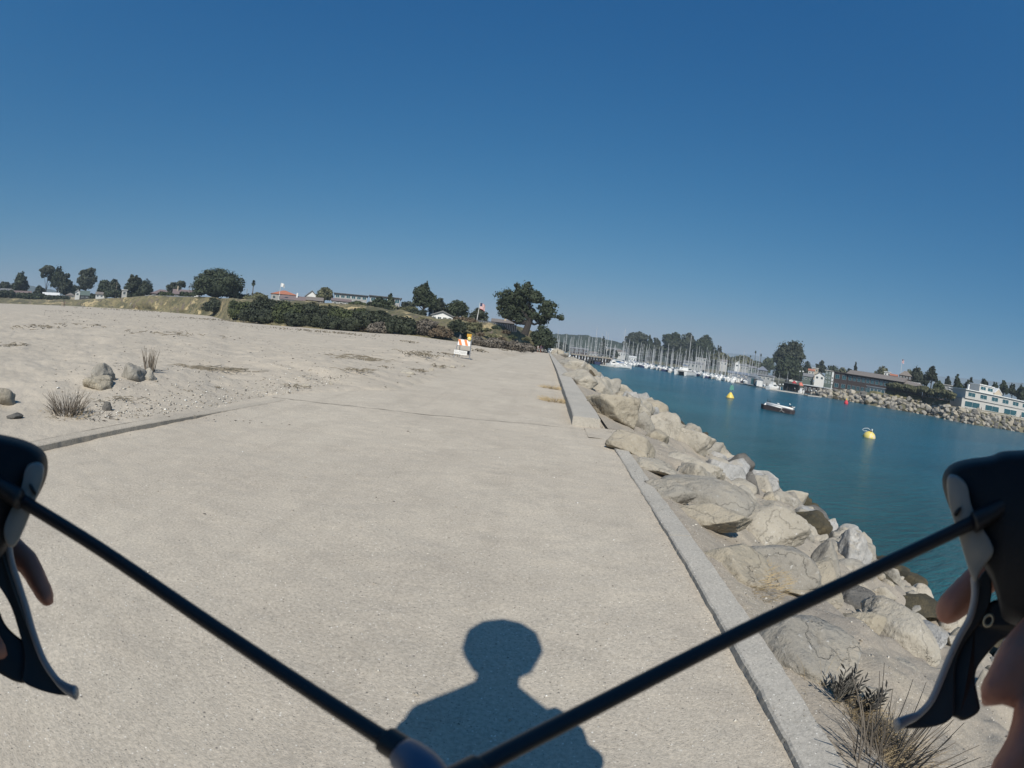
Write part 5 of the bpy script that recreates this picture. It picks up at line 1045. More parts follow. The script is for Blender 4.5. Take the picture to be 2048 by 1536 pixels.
Tz('big ragged eucalyptus with bare upper twigs', 1545, 1604, 684, 762, 165, 'euc', 'euc', dens=1.1, spiky=.6, seed=9)
Tz('dense low part of the ragged eucalyptus grove', 1546, 1600, 712, 764, 160, 'dense', 'cypress')
for k, (x0, x1, y0, y1, st, lf) in enumerate(((1602, 1620, 725, 758, 'dense', 'deep'), (1630, 1652, 724, 756, 'wind', 'deep'), (1655, 1674, 733, 756, 'round', 'cypress'), (1674, 1692, 738, 758, 'round', 'olive'), (1704, 1714, 726, 756, 'cone', 'deep'), (1690, 1706, 738, 760, 'shrub', 'deep'), (1748, 1777, 735, 764, 'dense', 'olive'), (1808, 1824, 741, 772, 'dense', 'olive'), (1820, 1842, 738, 776, 'round', 'euc'), (1840, 1856, 746, 776, 'shrub', 'deep'), (1850, 1873, 737, 776, 'wind', 'deep'), (1888, 1900, 755, 782, 'wind', 'deep'), (1904, 1920, 753, 785, 'cypress', 'cypress'), (1926, 1944, 763, 790, 'shrub', 'deep'), (1934, 1946, 758, 788, 'wind', 'deep'), (1956, 1974, 761, 790, 'dense', 'deep'), (1980, 1996, 767, 790, 'cypress', 'cypress'), (1996, 2014, 765, 800, 'wind', 'cypress'), (2014, 2032, 772, 800, 'wind', 'deep'), (2030, 2052, 775, 805, 'shrub', 'cypress'), (1864, 1890, 765, 792, 'shrub', 'green'), (1908, 1932, 770, 795, 'shrub', 'green'))):
    Tz(['dark round tree by the red roof house', 'dark conical tree right of the beige house', 'dark round tree behind the tower sign', 'olive tree left of the restaurant roof', 'slender dark conifer above the restaurant', 'dark shrub beside the slender conifer', 'round olive tree behind the restaurant ridge', 'olive tree behind the round lookout', 'grey green tree right of the round lookout', 'dark shrubs before the big dark pine', 'big dark pine right of the lookout', 'small wind bent pine over the flat roofs', 'bushy dark pine over the flat roofs', 'dark shrub left of the white building chimney', 'pointed dark conifer behind the chimney', 'dark round tree behind the rooftop room', 'dark tree left of the gabled roof', 'tall ragged tree right of the gabled roof', 'distant dark tree near the right edge', 'dark trees at the right edge of the view', 'green shrubs behind the glass wind screen', 'green shrubs left of the white building'][k], x0, x1, y0, y1, [190, 190, 180, 170, 150, 150, 150, 125, 120, 130, 115, 130, 120, 110, 110, 100, 100, 92, 100, 95, 105, 95][k], st, lf, spiky=.35)
H('red roofed house beside the ragged eucalyptus', 1616, 1628, 748, 175, 7, 'x', 4, M_offw, M_roofr, 6, 2, found=5)
H('white low house left of the red roof', 1580, 1596, 747, 178, 6, 'x', 4, M_white, M_roofg, 6, 2, found=5)
H('beige flat house behind the conical tree', 1624, 1636, 744, 185, 8, 'flat', 0, M_beige, M_white, 6, 2, found=5)
H('white gabled house with green trim above the red umbrellas', 1629, 1648, 759, 140, 9, 'y', 7, M_white, M_roofg, 7, 2, found=5)
H('dark green house right of the red umbrellas', 1606, 1626, 760, 142, 8, 'x', 6, M_green, M_roofg, 6, 2, found=5)
H('green three storey building behind the tower sign', 1648, 1672, 768, 130, 26, 'flat', 0, M_green, M_offw, 7, 4, 3, glass=M_teal, found=5)
H('long low dark building with a white fascia roof', 1606, 1666, 784, 110, 14, 'flat', 0, M_brown, M_white, 5, 7, 1, D2=107, found=4)
for k, (px, py, m) in enumerate(((1588, 769, M_red), (1601, 772, M_salmon))):
    p = P(px, py, 212); t = thing('umbrella', ['dark red round umbrella on the terrace behind the dock', 'salmon umbrella beside the dark red one'][k], 'umbrella', (p.x, p.y, p.z-1)); MB().tube([(0, 0, -1), (0, 0, 1.6)], .05, 5).build('pole', M_wood, t); MB().lathe([(1.25, 0), (1.1, .4), (.6, 1.0), (.02, 1.4)], 8, (0, 0, 1.2)).build('canopy', m, t)
MB_ = MB().box((0, 0, 0), (.75, .7, 4.4)); p = P(1665, 756, 200); t = thing('tower_sign', 'tall white vertical sign tower with dark squares', 'sign', p, azyaw(p)); MB_.build('panel', M_white, t); MB().box((0, .2, -3.4), (.3, .3, 3)).build('post', M_white, t)
for dz in (-1.3, 0): MB().box((0, -.42, dz), (.4, .03, .5)).build('emblem', M_black, t)

# restaurant
zz = P(1700, 784, 205).z
def RB(label, x0, x1, o0, o1, hpx, roof, rpx, wm, rm, z=None, **k):
    D0, D1 = WD(x0)+o0, WD(min(x1, 2290))+o1; z = zz if z is None else z; a = G(min(x0, 2040), D0, z) if x0 <= 2045 else bankpt(x0, 1.3); b = G(x1, D1, z) if x1 <= 2045 else None
    if b is None: b = bankpt(x1, 1)+Vector((_dr.y*-1, _dr.x, 0))*0; n_ = Vector((b.x, b.y, 0)).normalized(); b = b+n_*(o1-8); b.z = z
    return H(label, x0, x1, 0, D0, hpx, roof, rpx, wm, rm, D2=D1 if x1 <= 2045 else D0, p0=a, p1=b, **k)
RB('left tower wing of the brown waterfront restaurant', 1665, 1692, 13, 12, 33, 'flat', 0, M_brown, M_brown, dep=11, cols=2, rows=2, glass=M_teal, frame=M_metal, wfrac=.6, found=4)
RB('brown two storey waterfront restaurant with a long shingle roof', 1692.5, 1800, 12, 12, 34, 'x', 9, M_brown, M_roofb, dep=13, cols=12, rows=2, glass=M_teal, frame=M_metal, wfrac=.74, hfrac=.5, found=4, over=.9)
RB('glass walled terrace in front of the restaurant', 1732, 1768, 9.5, 9.5, 17, 'flat', 0, M_greyw, M_metal, dep=2, cols=5, glass=M_teal, frame=M_metal, wfrac=.8, hfrac=.7, found=4, z=zz-.1)
RB('right part of the restaurant with the lower shingle roof', 1801, 1842, 13, 13, 31, 'x', 7, M_brown, M_roofb, dep=12, cols=5, rows=2, glass=M_teal, frame=M_metal, wfrac=.6, found=4)
RB('reddish patio building right of the restaurant', 1843, 1876, 15, 15, 26, 'flat', 0, M_roofm, M_white, dep=10, cols=3, glass=M_teal, found=4)
H('brown second row roof above the restaurant ridge', 1745, 1795, 760, 125, 6, 'x', 3, M_roofm, M_roofm, 6, 8, found=5)
H('white cube house behind the restaurant ridge', 1768, 1780, 752, 140, 8, 'flat', 0, M_white, M_white, 6, 2, found=6)
H('low red roof right of the white cube house', 1780, 1794, 756, 138, 5, 'x', 4, M_beige, M_roofr, 6, 2, found=6)
t, w, h, dp = H('round brown lookout with a shingle hip roof under the flag', 1798, 1822, 758, 115, 8, 'hip', 9, M_brown, M_roofb, 3, 4, found=6)
flagpole('flagpole with a striped flag above the round lookout', 1801, 720, 752, 116, 5, 7, True)
H('white roofed stall with parasols at the patio', 1812, 1838, 772, 108, 8, 'flat', 0, M_offw, M_white, 3, 3, found=4)
H('pale flat roofed house behind the glass wind screen', 1868, 1908, 776, 125, 9, 'flat', 0, M_greyw, M_offw, 6, 5, found=5)
H('white cube with a tall chimney at the patio end', 1898, 1908, 782, 112, 6, 'flat', 0, M_white, M_white, 3, 1, found=4, chim=(-.3, M_white))
# parasols on patio
for k, px in enumerate((1790, 1808, 1820)):
    p = G(px, WD(px)+13, zz+3.4); t = thing('parasol', ['white parasol on the patio, left one', 'white parasol on the patio, middle one', 'white parasol on the patio, right one'][k], 'parasol', p); MB().tube([(0, 0, -3), (0, 0, 2.2)], .06, 5).build('pole', M_wood, t); MB().lathe([(1.7, 0), (1, .45), (.02, .8)], 8, (0, 0, 1.6)).build('canopy', M_offw, t)
# wind screen of glass panels
a, b = G(1850, WD(1850)+12, zz+3.1), G(1908, WD(1908)+12, zz+3.1); d = b-a; t = thing('wind_screen', 'tall glass wind screen panels around the patio', 'screen', a, math.atan2(d.y, d.x)); L = math.hypot(d.x, d.y); fo = None
for i in range(8):
    if fo is None: fo = MB().box((L/16, 0, 1.4), (L/8-.2, .05, 2.8)).build('panel', M_teal, t); po = MB().box((0, 0, -.4), (.16, .16, 6.4)).build('post', M_white, t)
    else:
        for s_ in (fo, po): c = s_.copy(); COL.objects.link(c); c.parent = t; c.location = (L*i/8, 0, d.z*i/8)
# flat topped trees along the shore
for k, (x0, x1, y0, y1, D) in enumerate(((1768, 1806, 768, 797, 0), (1796, 1832, 772, 802, 0), (1824, 1862, 776, 807, 0), (1852, 1886, 781, 812, 0), (1872, 1910, 785, 819, 0))):
    Tz('tree %s' % k, x0, x1, y0, y1, (WD((x0+x1)/2)+9.5)/DK((x0+x1)/2, 1), 'umbrella', 'olive', dens=1.5, trunkw=.03)['label'] = ['leftmost flat topped olive tree before the restaurant', 'second flat topped olive tree from the left', 'middle flat topped olive tree on the shore', 'fourth flat topped olive tree, before the glass screen', 'rightmost flat topped olive tree, bending over the rocks'][k]
o = npmesh('grass_bank', *grid(*[np.array([[bankpt(px, s)[c] + (0.12 if c == 2 else 0) for px in range(1740, 1905, 8)] for s in (1.0, 1.1, 1.25, 1.5)]) for c in range(3)]), LEAF['grass']); tag(o, kind='structure')

# white waterfront building
zw = P(1930, 817, WD(1930)+14).z
RB('white waterfront building, ground floor with teal shop windows', 1922, 2180, 14, 14, 17, 'flat', 0, M_offw, M_greyw, z=zw, dep=12, cols=14, rows=1, glass=M_teal, wfrac=.72, hfrac=.62, found=1, over=.02)
UZ = zw+17*(WD(1930)+14)/FPX+.35
RB('white waterfront building, upper floor with balconies', 1930, 2180, 15.2, 15.2, 15, 'flat', 0, M_offw, M_white, z=UZ, dep=10, cols=24, rows=1, glass=M_teal, wfrac=.6, hfrac=.55, found=0.01, over=.5)
RZ = UZ+15*(WD(1960)+15)/FPX+.5
RB('rooftop room with white flat roof on the waterfront building', 1958, 1986, 17, 17, 11, 'flat', 0, M_offw, M_white, z=RZ, dep=6, cols=2, glass=M_teal, wfrac=.75, hfrac=.6, found=0.3, over=.3)
RB('gabled rooftop dormer with white trim', 1988, 2003, 18, 18, 3, 'y', 9, M_beige, M_white, z=RZ, dep=6, cols=0, found=0.3, over=.2)
p = G(1936, WD(1936)+19, RZ); tag(MB().box((0, 0, .7), (.7, .7, 1.8)).build('chimney_stack', M_white, loc=p), 'white chimney on the left end of the waterfront building', 'chimney')
for k, (x0, x1) in enumerate(((1950, 1959), (1960, 1969), (1970, 1978), (1978.6, 1982), (2010, 2015), (2016, 2024), (2025, 2044))):
    a, b = G(x0, WD(x0)+14.2, UZ-.1), G(x1, WD(x1)+14.2, UZ-.1); d = b-a
    tag(MB().box((d.length/2, 0, .5), (d.length, .12, 1.05)).build('balcony_panel', M_white, loc=a), ['first white balcony panel from the left on the waterfront building', 'second white balcony panel on the waterfront building', 'third white balcony panel on the waterfront building', 'narrow fourth white balcony panel beside the railing', 'narrow white balcony panel right of the railing', 'white balcony panel before the long one', 'long white balcony wall at the right edge'][k], 'balcony panel').rotation_euler = (0, 0, math.atan2(d.y, d.x))
# promenade wall
pts = [bankpt(px, 1.02) for px in range(1905, 2280, 8)]; t0 = []
mb = MB(); A_ = [(p.x, p.y, p.z-.3) for p in pts]+[(p.x, p.y, p.z+.16) for p in reversed(pts)]; off = Vector((pts[0].x, pts[0].y, 0)).normalized()*.35; B_ = [(a[0]+off.x, a[1]+off.y, a[2]) for a in A_]
n = len(pts)
vs = []; fs = []
for p in pts: vs += [(p.x, p.y, p.z-.8), (p.x, p.y, p.z+.35), (p.x+off.x*2, p.y+off.y*2, p.z+.35), (p.x+off.x*2, p.y+off.y*2, p.z-.8)]
for i in range(n-1):
    for j in range(4): fs.append((i*4+j, i*4+(j+1) % 4, (i+1)*4+(j+1) % 4, (i+1)*4+j))
tag(MB().add(vs, fs).build('promenade_wall', M_conc), 'low concrete wall on top of the riprap before the white building', 'wall')
# far people
def figure(label, p, hgt, top, bottom, yaw=0, sit=False, name='person'):
    t = thing(name, label, 'person', p, yaw); k = hgt/1.7; b = MB()
    prof = [(.02, 0), (.10, .02), (.10, .3), (.13, .75), (.15, .86), (.12, 1.05), (.17, 1.35), (.14, 1.45), (.055, 1.48), (.06, 1.53), (.095, 1.58), (.10, 1.64), (.07, 1.71), (.01, 1.73)]
    b.lathe([(r*k, z*k) for r, z in prof], 10); 
    for s in (-1, 1): b.tube([(s*.17*k, 0, 1.38*k), (s*.22*k, .02, 1.1*k), (s*.2*k, -.08, .85*k)], [.05*k, .042*k, .03*k], 6); b.tube([(s*.075*k, 0, .8*k), (s*.10*k, -.05*k, .42*k), (s*.11*k, 0, 0)], [.085*k, .06*k, .04*k], 6)
    b.build('body', M_skinm, t, smooth=True)
    MB().lathe([(.15*k, .84*k), (.16*k, .9*k), (.135*k, 1.05*k), (.185*k, 1.34*k), (.15*k, 1.46*k)], 10).build('shirt', top, t, smooth=True); m_ = MB()
    for s in (-1, 1): m_.tube([(s*.075*k, 0, .88*k), (s*.10*k, -.05*k, .44*k), (s*.11*k, 0, .08)], [.105*k, .08*k, .06*k], 6)
    m_.build('trousers', bottom, t); MB().lathe([(.10*k, 1.62*k), (.105*k, 1.68*k), (.07*k, 1.75*k), (.01*k, 1.77*k)], 8).build('hair', M_black, t, smooth=True); return t
for k, (px, d_, c) in enumerate(((2024, 62.6, M_dkgrey), (2030, 62.2, M_white), (2040, 61.8, M_dkgrey), (1955, 69.2, M_dkgrey), (1962, 68.6, M_navy))):
    p = G(px, WD(px)+11.5, bankpt(px, 1.0).z); figure(['person in dark clothes at the promenade, left of the white shirt', 'person in a white shirt on the promenade', 'person in dark clothes at the right edge of the promenade', 'person standing by the dark signboard', 'person in blue walking on the promenade'][k], p, 1.7, c, M_dkgrey)
figure('tiny distant person in dark clothes walking on the far beach', beach_pt(128, 613.5), 1.75, M_dkgrey, M_twig); figure('tiny distant person in tan clothes on the far beach', beach_pt(124, 613.5), 1.7, M_beige, M_beige)
# cyclists at the end of the path
def small_bike(label, p, yaw, k=1.0):
    t = thing('bicycle', label, 'bicycle', p, yaw); 
    for y in (-.5, .5):
        w = MB(); w.tube([(0, y+.33*k*math.cos(a), .34+.33*k*math.sin(a)) for a in np.linspace(0, 2*math.pi, 17)], .025, 5, cap=False); w.build('wheel', M_black, t)
    f = MB(); 
    for a, b in (((0, .5, .34), (0, .38, .95)), ((0, -.5, .34), (0, -.12, .85)), ((0, .4, .85), (0, -.12, .8)), ((0, .42, .7), (0, -.05, .34)), ((0, -.15, .85), (0, -.05, .34)), ((0, -.05, .34), (0, -.5, .34))): f.tube([a, b], .022, 5)
    f.build('frame', M_white, t); MB().tube([(-.25, .3, 1.0), (0, .38, .98), (.25, .3, 1.0)], .018, 5).build('handlebar', M_black, t); MB().box((0, -.17, .9), (.13, .25, .06)).build('saddle', M_black, t); return t
for k, (px, yy_, c, c2) in enumerate(((1075, 112, M_greyw, M_dkgrey), (1081, 110, M_navy, M_black), (1086, 114, M_dkgrey, M_black))):
    p = G(px, yy_, float(sag(yy_))); figure(['person in a grey top beside a bicycle at the end of the path', 'person in dark blue in the middle of the group at the path end', 'person in dark clothes on the right of the group at the path end'][k], p, 1.6, c, c2, yaw=.3*k); small_bike(['bicycle of the left person at the path end', 'bicycle held by the middle person at the path end', 'bicycle of the right person at the path end'][k], p+Vector((.35, -.4, 0)), R([60, 20, 80][k]))
# ================================================================ ON THE WATER
def half(prof, n=20): return MB().lathe(prof, n)
p = onz(1738, 875, WZ); t = thing('mooring_buoy', 'large yellow domed mooring buoy with a white fitting and rope loop, nearest on the water', 'buoy', p, azyaw(p))
r = .86; half([(r*.9, -.5), (r, 0)]+[(r*math.cos(a), r*.86*math.sin(a)) for a in np.linspace(.08, 1.5, 10)], 28).build('float', mat('stained_yellow', (.74, .60, .10), .5, (.60, .50, .16), 2.5, spots=[(2.2, .52, (.62, .52, .42), .08)]), t, smooth=True)
half([(r*1.02, -.12), (r*1.03, -.06), (r*1.02, .0)], 28).build('waterline_band', M_pile, t); MB().tube([(.1, 0, r*.84), (.1, 0, r*.84+.12)], .22, 10).build('hatch', M_pile, t)
MB().tube([(.24, 0, r*.8), (.24, 0, r*.8+.34)], .09, 10).build('fitting', M_white, t)
MB().tube([(.1, 0, r*.84+.1), (-.35, -.1, r+.2), (-.8, -.2, r+.12), (-1.05, -.2, r*.9), (-.8, -.25, r*.78), (-.4, -.2, r*.86)], .025, 6).build('rope', M_white, t, smooth=True)
p = onz(1460, 796, WZ); t = thing('navigation_buoy', 'yellow cone buoy carrying a green marker on a thin post', 'buoy', p, azyaw(p))
half([(.6, -.4), (.82, -.05), (.82, .12), (.45, .7), (.16, 1.05), (.05, 1.1)], 20).build('float', M_yellow, t, smooth=True); half([(.84, -.06), (.84, .06)], 20).build('waterline_band', M_pile, t)
MB().tube([(0, 0, 1.0), (.12, 0, 2.6)], .05, 6).build('post', M_metal, t); g_ = MB(); g_.box((.1, 0, 1.75), (.8, .5, .42)); g_.box((.02, 0, 2.15), (.45, .3, .5)); g_.tube([(.38, 0, 1.9), (.38, 0, 2.35)], .1, 6); g_.build('marker', M_buoyg, t); MB().tube([(.02, 0, 2.4), (.02, 0, 2.6)], .1, 8).build('lantern', M_teal, t)
p = onz(1692, 808, WZ); t = thing('channel_buoy', 'small red buoy floating before the riprap', 'buoy', p, azyaw(p)); half([(.5, -.3), (.72, 0), (.72, .45), (.4, 1.0), (.12, 1.2)], 14).build('float', M_buoyr, t, smooth=True); MB().box((0, 0, 1.45), (.4, .3, .5)).build('marker', M_yellow, t)
# raft
a, b = onz(1521, 816, WZ), onz(1587, 829, WZ); d = b-a; t = thing('moored_raft', 'old skiff with two long white tubes and dark weedy sides moored in the channel', 'boat', (a+b)/2, math.atan2(d.y, d.x)); L = d.length
m = MB(); w = .95
o1 = [(-L*.5, 0, .35), (-L*.34, -w, .30), (L*.46, -w, .18), (L*.5, -w*.6, .18), (L*.5, w*.6, .2), (L*.46, w, .2), (-L*.34, w, .30)]
m.prism([(x*.97, y*.9, -.3) for x, y, z in o1], [(x, y, z+.38) for x, y, z in o1]); m.build('hull', mat('weedy_hull', (.07, .05, .05), .8, (.03, .03, .035), 6, .4, 20), t)
m = MB(); m.tube([(-L*.33, -w*.62, .15), (-L*.345, -w*.6, .62), (-L*.33, -w*.1, .95), (-L*.30, w*.3, .95)], .16, 8); m.tube([(-L*.33, -w*.2, .95), (L*.47, -w*.1, .74)], .19, 10); m.build('tube', M_white, t, smooth=True); MB().tube([(-L*.27, -w*.85, .82), (L*.2, -w*.9, .66)], .10, 8).build('tube', M_white, t, smooth=True); MB().tube([(-L*.30, w*.5, .9), (L*.46, w*.5, .72)], .14, 8).build('tube', M_greyw, t, smooth=True)
m = MB(); m.tube([(L*.18, -w, .75), (L*.22, -w-.04, .3), (L*.30, -w-.03, .1)], .03, 5); m.tube([(L*.24, -w, .72), (L*.19, -w-.04, .35), (L*.16, -w-.03, .1)], .03, 5); m.build('brace', M_offw, t); MB().box((L*.38, .2, .95), (.5, .5, .3)).build('locker', M_brown, t)
def bird(label, p, yaw, s, mat_, upright, name):
    t = thing(name, label, 'bird', p, yaw); V, F = ICO[3]; V = V.copy(); y = V[:, 1]; k = 1-.35*np.clip(y, 0, 1); V = np.stack([V[:, 0]*.32*k, y*.75, V[:, 2]*.34*k], 1); tail = np.clip(-y, 0, 1)**3; V[:, 1] -= tail*.45; V[:, 2] -= tail*.05
    nk = np.clip((y-.55)/.45, 0, 1)*(V[:, 2] > -.05); V[:, 2] += nk*.42*(2 if upright else 1); a_ = R(50) if upright else R(8); c, s_ = math.cos(a_), math.sin(a_); V = np.stack([V[:, 0], V[:, 1]*c-V[:, 2]*s_, V[:, 1]*s_+V[:, 2]*c+.75], 1)*s
    npmesh('body', V, F, mat_, t, smooth=True); m = MB(); 
    for x in (-.1, .1): MB().tube([(x*s, 0, .45*s), (x*s, .02*s, 0)], .03*s, 4).build('leg', M_pile, t)
    m.tube([(0, (.75 if not upright else .2)*s, 1.15*s*(1.45 if upright else 1)), (0, (1.1 if not upright else .55)*s, 1.12*s*(1.45 if upright else 1))], [.05*s, .01*s], 4); m.build('beak', M_yellow if not upright else M_pile, t)
def onraft(u, v, z): c, s = math.cos(t_raft), math.sin(t_raft); return Vector((rc.x+u*c-v*s, rc.y+u*s+v*c, WZ+z))
t_raft = math.atan2(d.y, d.x); rc = (a+b)/2
bird('dark cormorant, left of the two on the bow of the raft', onraft(-L*.30, -.1, 1.12), .5, .27, M_black, True, 'cormorant'); bird('dark cormorant, right of the two on the bow of the raft', onraft(-L*.235, -.1, 1.1), 2.2, .25, M_black, True, 'cormorant')
for k, (u, z) in enumerate(((.02, 1.0), (.36, 1.25), (.44, .95), (.49, .88))): bird(['white gull standing at the middle of the raft', 'white gull on the brown locker of the raft', 'white gull next to the brown locker of the raft', 'white gull at the right end of the raft'][k], onraft(L*u, -.1, z), 1+k, .24, M_white, False, 'gull')

# ================================================================ BARRICADE
p = onz(922, 719, 0); p.z = float(beach_z(np.array([p.x]), np.array([p.y]))[0]); t = thing('barricade', 'folding orange and white striped barricade with a warning light on the sand', 'barricade', p, azyaw(p))
for pts in (((-.34, 0, -.03), (-.14, .10, 1.03)), ((.36, 0, -.03), (.36, .10, 1.05)), ((-.10, .5, -.03), (-.12, .12, 1.0)), ((.37, .5, -.03), (.37, .12, 1.0))): MB().tube(pts, .018, 4).build('leg', M_metal, t)
bd = MB().prism([(-.225, .02, .575), (.33, .02, .565), (.33, .07, .82), (-.185, .07, .83)], [(-.225, .05, .575), (.33, .05, .565), (.33, .10, .82), (-.185, .10, .83)]).build('striped_board', M_white, t)
for x in (-.13, .13):
    q = [(x-.035, .0335, .66), (x+.0, .016, .576), (x+.115, .016, .574), (x+.02, .066, .82), (x-.09, .066, .822)]; q = [(x+.0, .0165, .578), (x+.115, .0165, .574), (x+.03, .0665, .818), (x-.085, .0665, .822)]
    MB().prism(q, [(a_, b_+.004, c_) for a_, b_, c_ in q]).build('stripe', M_orange, bd)
bd = MB().prism([(-.345, -.03, .175), (.225, -.03, .155), (.235, -.02, .335), (-.335, -.02, .355)], [(-.345, -.01, .175), (.225, -.01, .155), (.235, 0, .335), (-.335, 0, .355)]).build('text_board', M_white, t)
fc = bpy.data.curves.new('lettering', 'FONT'); fc.body = 'CLOSED'; fc.size = .14; fc.extrude = .002; fc.align_x = 'CENTER'; fc.align_y = 'CENTER'; fc.materials.append(M_greyw)
fo_ = bpy.data.objects.new('lettering', fc); COL.objects.link(fo_); bpy.context.view_layer.update(); fm_ = bpy.data.meshes.new_from_object(fo_.evaluated_get(bpy.context.evaluated_depsgraph_get())); bpy.data.objects.remove(fo_); fo = bpy.data.objects.new('lettering', fm_); COL.objects.link(fo); fo.parent = bd; fo.location = (-.055, -.031, .255); fo.rotation_euler = (R(87), R(2), 0)
MB().box((.12, .5, .26), (.5, .03, .17)).build('rear_board', M_dkgrey, t); ll = MB().lathe([(.03, -.06), (.08, -.05), (.095, 0), (.08, .05), (.03, .06)], 14, (0, 0, 0)).build('warning_light', mat('amber_lens', (.80, .70, .30), .25, (.7, .55, .15)), t, smooth=True, loc=(.27, .06, .89)); ll.rotation_euler = (R(90), 0, 0)
MB().box((.25, .07, 1.03), (.2, .1, .13)).build('light_housing', mat('amber_case', (.62, .34, .04), .5), t)

# ================================================================ BICYCLE UNDER THE RIDER
M_hood = mat('hood_rubber', (.007, .008, .011), .6, (.005, .006, .008), 8, .35, 900, dist=.0006, spec=.3); M_lev = mat('lever_black', (.012, .012, .013), .45); M_alu = mat('brushed_alloy', (.30, .305, .32), .4, (.24, .245, .26), 40, metal=.1); M_gface = mat('grey_resin', (.27, .255, .225), .5, (.22, .21, .19), 30)
M_cable = mat('cable_housing', (.006, .007, .012), .45, (.005, .006, .009)); M_bluealu = mat('blue_grey_alloy', (.10, .14, .21), .4, (.07, .10, .16), 20, metal=.3)
bike = thing('bicycle', 'road bicycle being ridden, its brake levers and crossing cables in front', 'bicycle', (0, -.45, 0))
def near(mb, name, m, parent, smooth=True, bevel=None):
    o = mb.build(name, m, parent, smooth=smooth); o.matrix_parent_inverse = Matrix.Translation((0, .45, 0)) if parent == bike else parent.matrix_parent_inverse.copy()
    if parent != bike: o.matrix_parent_inverse = Matrix.Identity(4)
    if bevel:
        bm = o.modifiers.new('b', 'BEVEL'); bm.width = bevel; bm.segments = 4; bm.limit_method = 'ANGLE'; bm.angle_limit = R(40); bm.harden_normals = False
    return o
def smooth_outline(pts, it=2):
    for _ in range(it):
        q = []
        for i in range(len(pts)):
            a, b = pts[i], pts[(i+1) % len(pts)]; q += [(a[0]*.75+b[0]*.25, a[1]*.75+b[1]*.25), (a[0]*.25+b[0]*.75, a[1]*.25+b[1]*.75)]
        pts = q
    return pts
def slab(pts, d0, d1, it=2, inset=0):
    pts = smooth_outline(pts, it); cx = sum(p[0] for p in pts)/len(pts); cy = sum(p[1] for p in pts)/len(pts)
    mid = (d0+d1)/2; k = inset
    def ringat(d, s): return [P(cx+(x-cx)*s, cy+(y-cy)*s, d) for x, y in pts]
    if not inset: return MB().prism(ringat(d0, 1), ringat(d1, 1))
    rings = [ringat(d0, 1-k*1.6), ringat(d0+(d1-d0)*.06, 1-k*.75), ringat(d0+(d1-d0)*.18, 1-k*.2), ringat(mid, 1), ringat(d1-(d1-d0)*.15, 1-k*.3), ringat(d1, 1-k*1.2)]; mb = MB(); n = len(pts); vs = [v for r_ in rings for v in r_]
    fs = [(i*n+j, i*n+(j+1) % n, (i+1)*n+(j+1) % n, (i+1)*n+j) for i in range(len(rings)-1) for j in range(n)]+[tuple(range(n-1, -1, -1)), tuple((len(rings)-1)*n+j for j in range(n))]; return mb.add(vs, fs)
def imgpath(pts, ds, n=6):
    out = []; k = len(pts)
    for i in range(k-1):
        for j in range(n):
            f = j/n; p0, p1, p2, p3 = [np.array(pts[max(0, min(k-1, i+q))]+(ds[max(0, min(k-1, i+q))],), float) for q in (-1, 0, 1, 2)]
            c = .5*((2*p1)+(-p0+p2)*f+(2*p0-5*p1+4*p2-p3)*f*f+(-p0+3*p1-3*p2+p3)*f**3); out.append(P(c[0], c[1], c[2]))
    out.append(P(pts[-1][0], pts[-1][1], ds[-1])); return out
